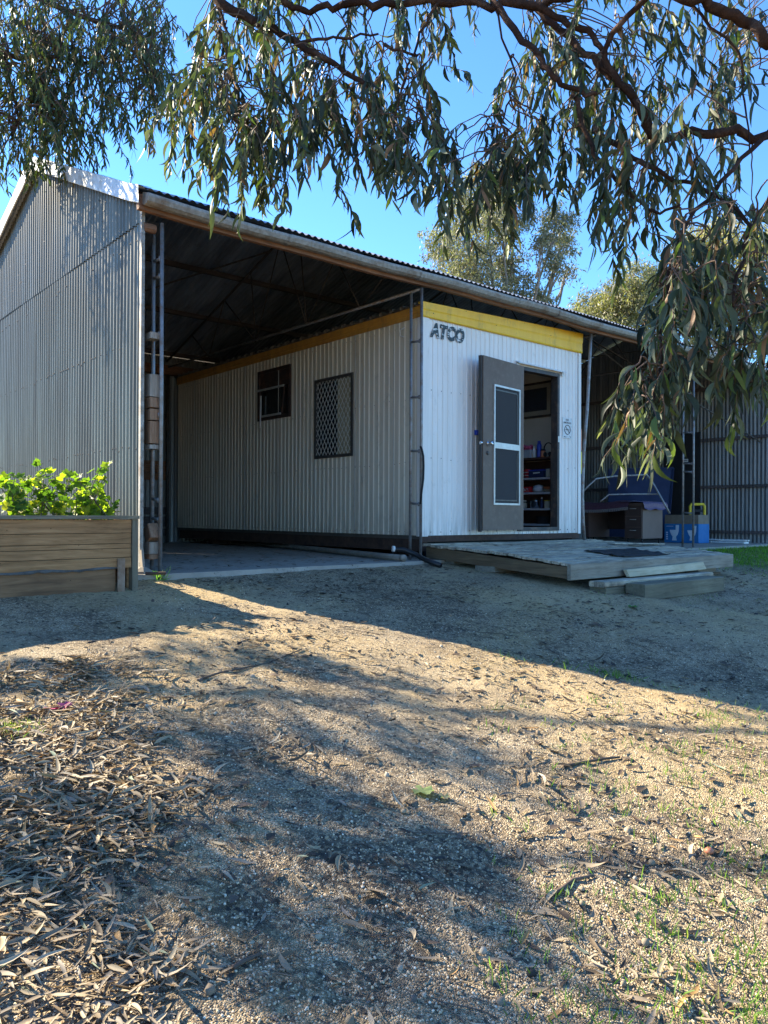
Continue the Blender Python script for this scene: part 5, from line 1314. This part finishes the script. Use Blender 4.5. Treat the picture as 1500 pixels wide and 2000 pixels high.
# ---- overhead near gum
ng = thing('gum_tree', 'near gum tree whose dark limbs and hanging leaves fill the top of the view', 'tree', (4.2, -1.4, float(gz(4.2, -1.4))))
wood = MB(); nodes = []
def L_(pts, r0, r1, wob=.006):
    o = limb(wood, [P(*p) for p in pts], r0, r1, 9, wob); nodes.extend(o); return o
hub = P(2050, -450, 3.6)
L_([(2050, -450, 3.6), (1850, -200, 3.7), (1640, 100, 3.7), (1500, 255, 3.7), (1430, 255, 3.7), (1375, 260, 3.7), (1290, 270, 3.7), (1265, 240, 3.7), (1225, 172, 3.75), (1175, 130, 3.8), (1130, 90, 3.8), (1085, 50, 3.85), (1040, 15, 3.9)], .023, .017, .010)
L_([(2050, -450, 3.6), (1800, -250, 3.5), (1600, -60, 3.4), (1500, 85, 3.35), (1470, 42, 3.35), (1400, 20, 3.35), (1330, -12, 3.3), (1200, -40, 3.5), (1080, 5, 3.7), (960, 4, 3.8), (860, 2, 3.9), (750, 8, 3.9), (700, 5, 3.9), (650, 12, 3.95), (590, 22, 4.0), (545, 0, 4.0), (500, -30, 4.1)], .027, .015, .010)
L_([(1280, -30, 3.4), (1180, 95, 3.6), (1215, 160, 3.6), (1250, 215, 3.65), (1272, 262, 3.7)], .012, .02)
L_([(1050, 12, 3.72), (1100, 38, 3.7), (1150, 60, 3.7), (1175, 100, 3.68), (1185, 140, 3.66), (1220, 170, 3.64), (1260, 230, 3.6)], .018, .009)
L_([(965, 5, 3.8), (1020, 75, 3.7), (1060, 120, 3.65), (1080, 150, 3.6), (1120, 175, 3.6), (1165, 186, 3.6)], .017, .010)
L_([(500, -60, 4.2), (425, -10, 4.1), (470, 30, 4.05), (525, 55, 4.0), (575, 80, 3.95), (625, 110, 3.9), (675, 140, 3.9), (725, 168, 3.85)], .028, .011)
L_([(585, 84, 3.95), (630, 76, 3.9), (670, 74, 3.9), (735, 68, 3.85)], .009, .005)
L_([(1160, 245, 3.6), (1200, 280, 3.55), (1250, 315, 3.5), (1300, 345, 3.45), (1350, 360, 3.4), (1425, 395, 3.3), (1475, 450, 3.2)], .013, .007)
L_([(1120, 182, 3.6), (1145, 260, 3.6), (1165, 310, 3.55), (1200, 350, 3.5), (1250, 395, 3.45), (1280, 415, 3.4), (1330, 400, 3.35)], .011, .006)
L_([(1550, 200, 3.5), (1500, 260, 3.4), (1430, 330, 3.3), (1340, 440, 3.2), (1300, 560, 3.1), (1290, 700, 3.05), (1275, 800, 3.0)], .012, .004)
L_([(1560, 300, 3.3), (1480, 420, 3.2), (1440, 540, 3.15), (1425, 660, 3.1), (1420, 740, 3.1)], .011, .004)
L_([(1350, 8, 3.4), (1440, 110, 3.4), (1455, 200, 3.4), (1465, 300, 3.35)], .007, .003)
L_([(860, 2, 3.9), (820, 60, 3.9), (790, 150, 3.85), (770, 230, 3.8)], .008, .004)
L_([(425, 0, 4.1), (440, 70, 4.1), (450, 150, 4.0), (455, 230, 3.95)], .009, .004)
L_([(750, 90, 3.9), (780, 100, 3.9), (820, 108, 3.9)], .009, .006)
L_([(965, 5, 3.8), (1000, 150, 3.8), (985, 230, 3.8), (960, 300, 3.75)], .006, .003)
limb(wood, [P(2050, -450, 3.6), Vector((4.5, -.6, 4.6)), Vector((4.5, -1.1, 3.0)), Vector((4.3, -1.35, 1.2)), Vector((4.2, -1.4, -1.1))], .07, .2, 14, .01)
limb(wood, [Vector((4.5, -1.1, 3.0)), Vector((3.6, -2.2, 4.5)), Vector((2.2, -2.6, 5.8))], .11, .05, 10, .01)
NODES = np.array([tuple(v) for v in nodes])
starts = []; lens = []
def cl_(x0, x1, y0, y1, d0, d1, nst, l0=.2, l1=.5):
    for _ in range(nst):
        x = rng.uniform(x0, x1); yb = rng.uniform(y0, y1); dpt2 = rng.uniform(d0, d1); l = rng.uniform(l0, l1)
        ystart = yb-l*.85*F/dpt2
        starts.append(tuple(P(x, max(ystart, -700), dpt2))); lens.append(l)
# bottom-y ranges for strand ends
cl_(365, 470, 200, 350, 3.6, 4.4, 22); cl_(430, 560, 280, 420, 3.6, 4.3, 32); cl_(370, 560, 60, 260, 3.8, 4.7, 24)
cl_(545, 700, 120, 320, 3.7, 4.6, 22); cl_(600, 700, 280, 385, 3.7, 4.2, 7); cl_(652, 668, 425, 440, 3.8, 3.9, 1, .25, .3)
cl_(690, 850, 250, 405, 3.6, 4.3, 30); cl_(690, 900, 60, 260, 3.8, 4.8, 24); cl_(560, 620, 250, 330, 3.8, 4.2, 3)
cl_(850, 1010, 380, 485, 3.5, 4.2, 17); cl_(860, 1150, 300, 430, 3.6, 4.3, 28); cl_(1010, 1130, 330, 395, 3.5, 4.2, 8)
cl_(1020, 1180, 60, 260, 3.9, 4.8, 14); cl_(1060, 1200, 180, 350, 3.6, 4.4, 12)
cl_(1170, 1500, 80, 300, 3.5, 4.8, 42); cl_(1195, 1300, 330, 560, 3.2, 4.0, 20); cl_(1310, 1520, 330, 620, 3.1, 3.9, 17)
cl_(1280, 1345, 600, 810, 2.8, 3.3, 15, .2, .42); cl_(1245, 1320, 820, 925, 2.75, 3.0, 13, .18, .34); cl_(1335, 1375, 620, 700, 2.9, 3.3, 6, .2, .4)
cl_(1370, 1520, 620, 840, 2.8, 3.3, 17, .2, .42); cl_(1310, 1520, 520, 700, 2.9, 3.6, 13)
cl_(1480, 1620, 300, 800, 2.7, 3.6, 11); cl_(420, 1500, -60, 60, 3.8, 5.0, 30); cl_(400, 1700, -300, -60, 3.8, 5.2, 26)
bs, ds, tw = hang_strands(starts, lens, .019, spread=.9)
n = len(bs); print('near leaves', n)
Ll = rng.uniform(.05, .135, n); Ww = Ll*rng.uniform(.12, .23, n)
V, Fq, k = leaf_arrays(bs, ds, Ll, Ww, .26, .3, 6, None, .24)
npmesh('foliage', V, Fq, M['gumleaf'], ng, tints(n, k, GUM, GUMP, .22), smooth=True)
twm = MB()
for pts, st in zip(tw, starts):
    twm.tube(pts, [.0030-.0018*i/(len(pts)-1) for i in range(len(pts))], 4, False)
    s0 = np.array(st); dist_ = np.linalg.norm(NODES-s0, axis=1); cost = dist_+np.clip(s0[2]-NODES[:, 2], 0, 5)*.6; j = int(cost.argmin()); q = NODES[j]
    if dist_[j] < 1.3:
        mid = (q+s0)/2+np.array([0, 0, .10*dist_[j]])+rng.normal(0, .05, 3); m1 = (q+mid)/2+rng.normal(0, .03, 3)
        tt_ = np.linspace(0, 1, 9)[:, None]; c1_ = q+np.array([0, 0, .10*dist_[j]])+rng.normal(0, .04, 3); c2_ = s0+np.array([0, 0, .28*dist_[j]])+rng.normal(0, .04, 3)
        cv = (1-tt_)**3*q+3*(1-tt_)**2*tt_*c1_+3*(1-tt_)*tt_**2*c2_+tt_**3*s0+rng.normal(0, .004, (9, 3))*np.sin(np.pi*tt_)
        twm.tube([tuple(v) for v in cv], list(np.linspace(.0042, .0026, 9)), 5, False)
twm.build('twigs', M['twig'], ng, True)
wood.build('trunk', M['bark'], ng, True)
# ---- left gum: visible small leaves upper left, casts the dappled shade
lg = thing('gum_tree', 'gum tree with small leaves overhanging the left gable of the shed', 'tree', (-5.0, 13.0, 0))
wood = MB(); ln = []
def LW(pts, r0, r1, w=.015): ln.extend(limb(wood, pts, r0, r1, 9, w))
tr = [Vector((-5.0, 13.0, -.1)), Vector((-4.9, 12.9, 1.8)), Vector((-4.5, 12.6, 3.6)), Vector((-4.2, 12.3, 4.6)), Vector((-3.6, 12.0, 5.8))]
LW(tr, .2, .12)
LW([tr[3], P(-300, 60, 8.6), P(-60, 95, 8.2), P(40, 112, 8.0), P(90, 108, 7.9), P(200, 130, 7.8)], .04, .014)
LW([tr[4], P(-250, -200, 8.5), P(0, -40, 8.2), P(130, 20, 8), P(260, 70, 7.8), P(300, 150, 7.7)], .045, .010)
LW([P(-60, 95, 8.2), P(5, 110, 8.1), P(25, 180, 8), P(35, 240, 7.9)], .025, .01)
LW([P(40, 112, 8.0), P(75, 170, 7.9), P(85, 210, 7.8)], .02, .01)
starts = []; lens = []
cl_(-60, 120, 90, 365, 7.2, 8.4, 130, .3, .7); cl_(60, 225, 90, 350, 7.2, 8.2, 115, .3, .7); cl_(200, 335, 60, 290, 7.0, 8.2, 85, .3, .6); cl_(-250, -50, 0, 400, 7.5, 9, 40, .3, .9)
cl_(-100, 320, -150, 120, 7.5, 9.5, 75, .4, .9); cl_(280, 345, 20, 215, 7.4, 8.2, 10, .2, .5)
bs, ds, tw = hang_strands(starts, lens, .021, spread=1.1)
n = len(bs); print('left leaves', n)
Ll = rng.uniform(.06, .13, n); V, Fq, k = leaf_arrays(bs, ds, Ll, Ll*rng.uniform(.14, .22, n), .16, .2, 3, None, .14)
npmesh('foliage', V, Fq, M['gumleaf'], lg, tints(n, k, [(.055, .078, .034), (.030, .045, .022), (.12, .145, .045), (.20, .13, .045)], [.4, .3, .22, .08], .22))
twm = MB(); NODES = np.array([tuple(v) for v in ln])
for pts, st in zip(tw, starts):
    twm.tube(pts, [.004-.0024*i/(len(pts)-1) for i in range(len(pts))], 4, False)
    s0 = np.array(st); dist_ = np.linalg.norm(NODES-s0, axis=1); j = int(dist_.argmin())
    if dist_[j] < 2.2:
        q = NODES[j]; mid = (q+s0)/2+rng.normal(0, .1, 3); twm.tube([tuple(q), tuple(mid), tuple(s0)], [.009, .007, .004], 5, False)
# shade crown: unseen limbs and leaves placed up the sun rays to cast dapples
def lift(g, h): return Vector((g.x-SH_.x*SL*h, g.y-SH_.y*SL*h, g.z+h))
bands = [([(300, 1310), (420, 1275), (520, 1300), (640, 1320), (760, 1335), (860, 1352)], .10, .9, 3.9),
         ([(350, 1400), (450, 1430), (520, 1520), (620, 1590), (760, 1650), (900, 1720), (1000, 1790), (1060, 1850), (1070, 1990)], .07, 1.1, 3.4),
         ([(420, 1370), (560, 1410), (700, 1440), (860, 1470), (1000, 1500)], .09, .7, 4.0),
         ([(-60, 1690), (100, 1710), (260, 1730), (400, 1750), (560, 1800)], .08, .8, 3.3),
         ([(700, 1920), (860, 1970), (1000, 2010), (1100, 2080)], .09, .8, 3.4),
         ([(840, 1600), (940, 1640), (980, 1720)], .06, .8, 4.0), ([(20, 1300), (160, 1320), (300, 1360)], .06, .7, 3.6),
         ([(250, 1860), (420, 1900), (560, 1960), (640, 2020)], .07, .5, 3.2), ([(560, 1660), (640, 1740), (720, 1840)], .06, .6, 3.4)]
cen = []
for pxs, sp_, dn2, h in bands:
    gp = [G(x, min(y, 2080)) for x, y in pxs]
    lp = [lift(g, h+.35*math.sin(i)) for i, g in enumerate(gp)]
    if sp_ > .09: LW([tr[2]]+[(tr[2]+lp[0])/2+Vector((0, 0, .2))]+lp, .024, .008, .02)
    for i in range(len(lp)-1):
        m_ = int((lp[i+1]-lp[i]).length/.040*dn2)
        for j in range(m_):
            c_ = lp[i].lerp(lp[i+1], rng.random())
            # spread perpendicular to the sun ray mostly
            o_ = rng.normal(0, 1, 3)*np.array([sp_*1.7, sp_*1.7, sp_*1.1]); cen.append(np.array(c_)+o_)
cen = np.array(cen); per = 13
bb = np.repeat(cen, per, 0)+rng.normal(0, .042, (len(cen)*per, 3)); n = len(bb); print('shade leaves', n)
dd_ = rng.normal(0, .5, (n, 3)); dd_[:, 2] -= 1
Ll = rng.uniform(.09, .15, n); V, Fq, k = quad_leaves(bb, dd_, Ll, Ll*.2)
npmesh('shade_foliage', V, Fq, M['gumleaf'], lg, tints(n, k, GUM[:4], [.4, .25, .25, .1], .2))
twm.build('twigs', M['twig'], lg, True)
wood.build('trunk', M['bark'], lg, True)
# ---- background gums
def gum(base, blobs, label, nl, stems, cols, probs, leaf=.15, r0=.22, clump=.34, per=34):
    t = thing('gum_tree', label, 'tree', base, 'gum trees behind the shed')
    wood = MB(); B = Vector(base)
    top = sum((c for c, r in blobs), Vector())/len(blobs)
    mid = Vector((B.x*.6+top.x*.4, B.y*.6+top.y*.4, B.z+(top.z-B.z)*.45))
    limb(wood, [B-Vector((0, 0, .2)), (B+mid)/2+Vector((.1, .1, 0)), mid], r0, r0*.7, 10, .03)
    for c_, r in blobs:
        q = mid.lerp(c_, .5)+Vector((rng.normal(0, .2), rng.normal(0, .2), .25*r)); limb(wood, [mid, q, c_], r0*.36, r0*.10, 7, .04)
        for _ in range(5):
            e_ = c_+Vector(tuple(rng.normal(0, .55, 3)*r)); limb(wood, [q.lerp(c_, .6), (c_+e_)/2+Vector((0, 0, .1)), e_], r0*.11, r0*.04, 5, .03)
    tot = sum(r**2.2 for c_, r in blobs); cs = []
    for c_, r in blobs:
        m_ = max(6, int(nl/per*r**2.2/tot)); v = unit(rng.normal(size=(m_, 3))); rad = r*rng.random(m_)**.42*(1+rng.normal(0, .10, m_))
        cs.append(np.array(c_)+v*rad[:, None]*np.array([1, 1, .92]))
    cs = np.concatenate(cs); sz = clump*rng.uniform(.5, 1.2, len(cs))
    bb = np.repeat(cs, per, 0)+rng.normal(0, 1, (len(cs)*per, 3))*np.repeat(sz, per)[:, None]*np.array([.42, .42, .34]); n = len(bb)
    d = rng.normal(0, .6, (n, 3)); d[:, 2] -= .7
    L = rng.uniform(.6, 1.2, n)*leaf; V, Fq, k = quad_leaves(bb, d, L, L*.28)
    tone = np.repeat(rng.uniform(.75, 1.25, len(cs)), per); T = tints(n, 1, cols, probs, .2)*tone[:, None]
    npmesh('crown', V, Fq, M['farleaf'], t, np.repeat(T, 4, 0))
    wood.build('trunk', M['palebark'], t, True); return t
OL = [(.20, .195, .15), (.12, .125, .10), (.31, .275, .20), (.22, .215, .19)]; OP = [.4, .25, .15, .2]
def bl(lst, d): return [(P(x, y, d+dd_), r*d/F) for x, y, r, dd_ in lst]
D1 = 27
g0 = P(985, 1030, D1); g0.z = -.1
gum(g0, bl([(950, 372, 62, 0), (905, 420, 45, 1), (985, 430, 60, -1), (868, 480, 48, .5), (920, 500, 60, -1), (985, 520, 48, 1), (900, 560, 50, 0), (955, 585, 50, -1), (1090, 432, 42, 0), (1105, 470, 30, 1), (1060, 480, 28, -1), (1085, 520, 30, 0), (1108, 536, 18, 1), (1020, 575, 45, 0), (1055, 595, 32, 1), (1000, 340, 40, 1)], D1),
    'tall two-headed gum tree rising behind the middle of the shed roof', 40000, 3, OL, OP)
D2 = 31; g1 = P(1190, 1030, D2); g1.z = -.1
gum(g1, bl([(1205, 590, 50, 0), (1150, 600, 38, 1), (1125, 622, 30, 0), (1240, 560, 50, -1), (1190, 640, 60, 0), (1265, 620, 55, 1), (1140, 650, 40, -1), (1285, 560, 40, 0)], D2),
    'rounded pale olive gum tree behind the right of the shed roof', 36000, 2, [(.22, .21, .13), (.14, .145, .10), (.31, .28, .18)], [.5, .3, .2])
D3 = 24; g2 = P(1400, 1030, D3); g2.z = -.1
gum(g2, bl([(1345, 500, 50, 0), (1400, 470, 55, 1), (1460, 500, 60, -1), (1350, 580, 50, 0), (1420, 580, 60, 1), (1500, 590, 60, 0), (1310, 540, 40, 0), (1530, 480, 60, 0), (1480, 660, 55, 0), (1390, 650, 50, 0), (1560, 660, 60, 1)], D3),
    'yellowish gum tree glimpsed through the hanging leaves at right', 30000, 2, [(.26, .23, .10), (.18, .18, .08), (.34, .28, .14)], [.5, .3, .2])
for k, (x, y, lb, sc_) in enumerate(((30, 18, 'gum tree standing far to the right beyond the shed', 1.1), (-12, 34, 'gum tree standing far to the left behind the shed', 1.2), (-22, 22, 'large gum tree far out on the left side', 1.0))):
    c0 = Vector((x, y, 5.5*sc_)); bl2 = [(c0+Vector((rng.normal(0, 2), rng.normal(0, 2), rng.normal(0, 1.6))), rng.uniform(1.2, 2)) for _ in range(9)]
    gum(Vector((x, y, -.1)), bl2, lb, 7000, 2, OL, OP, .26)
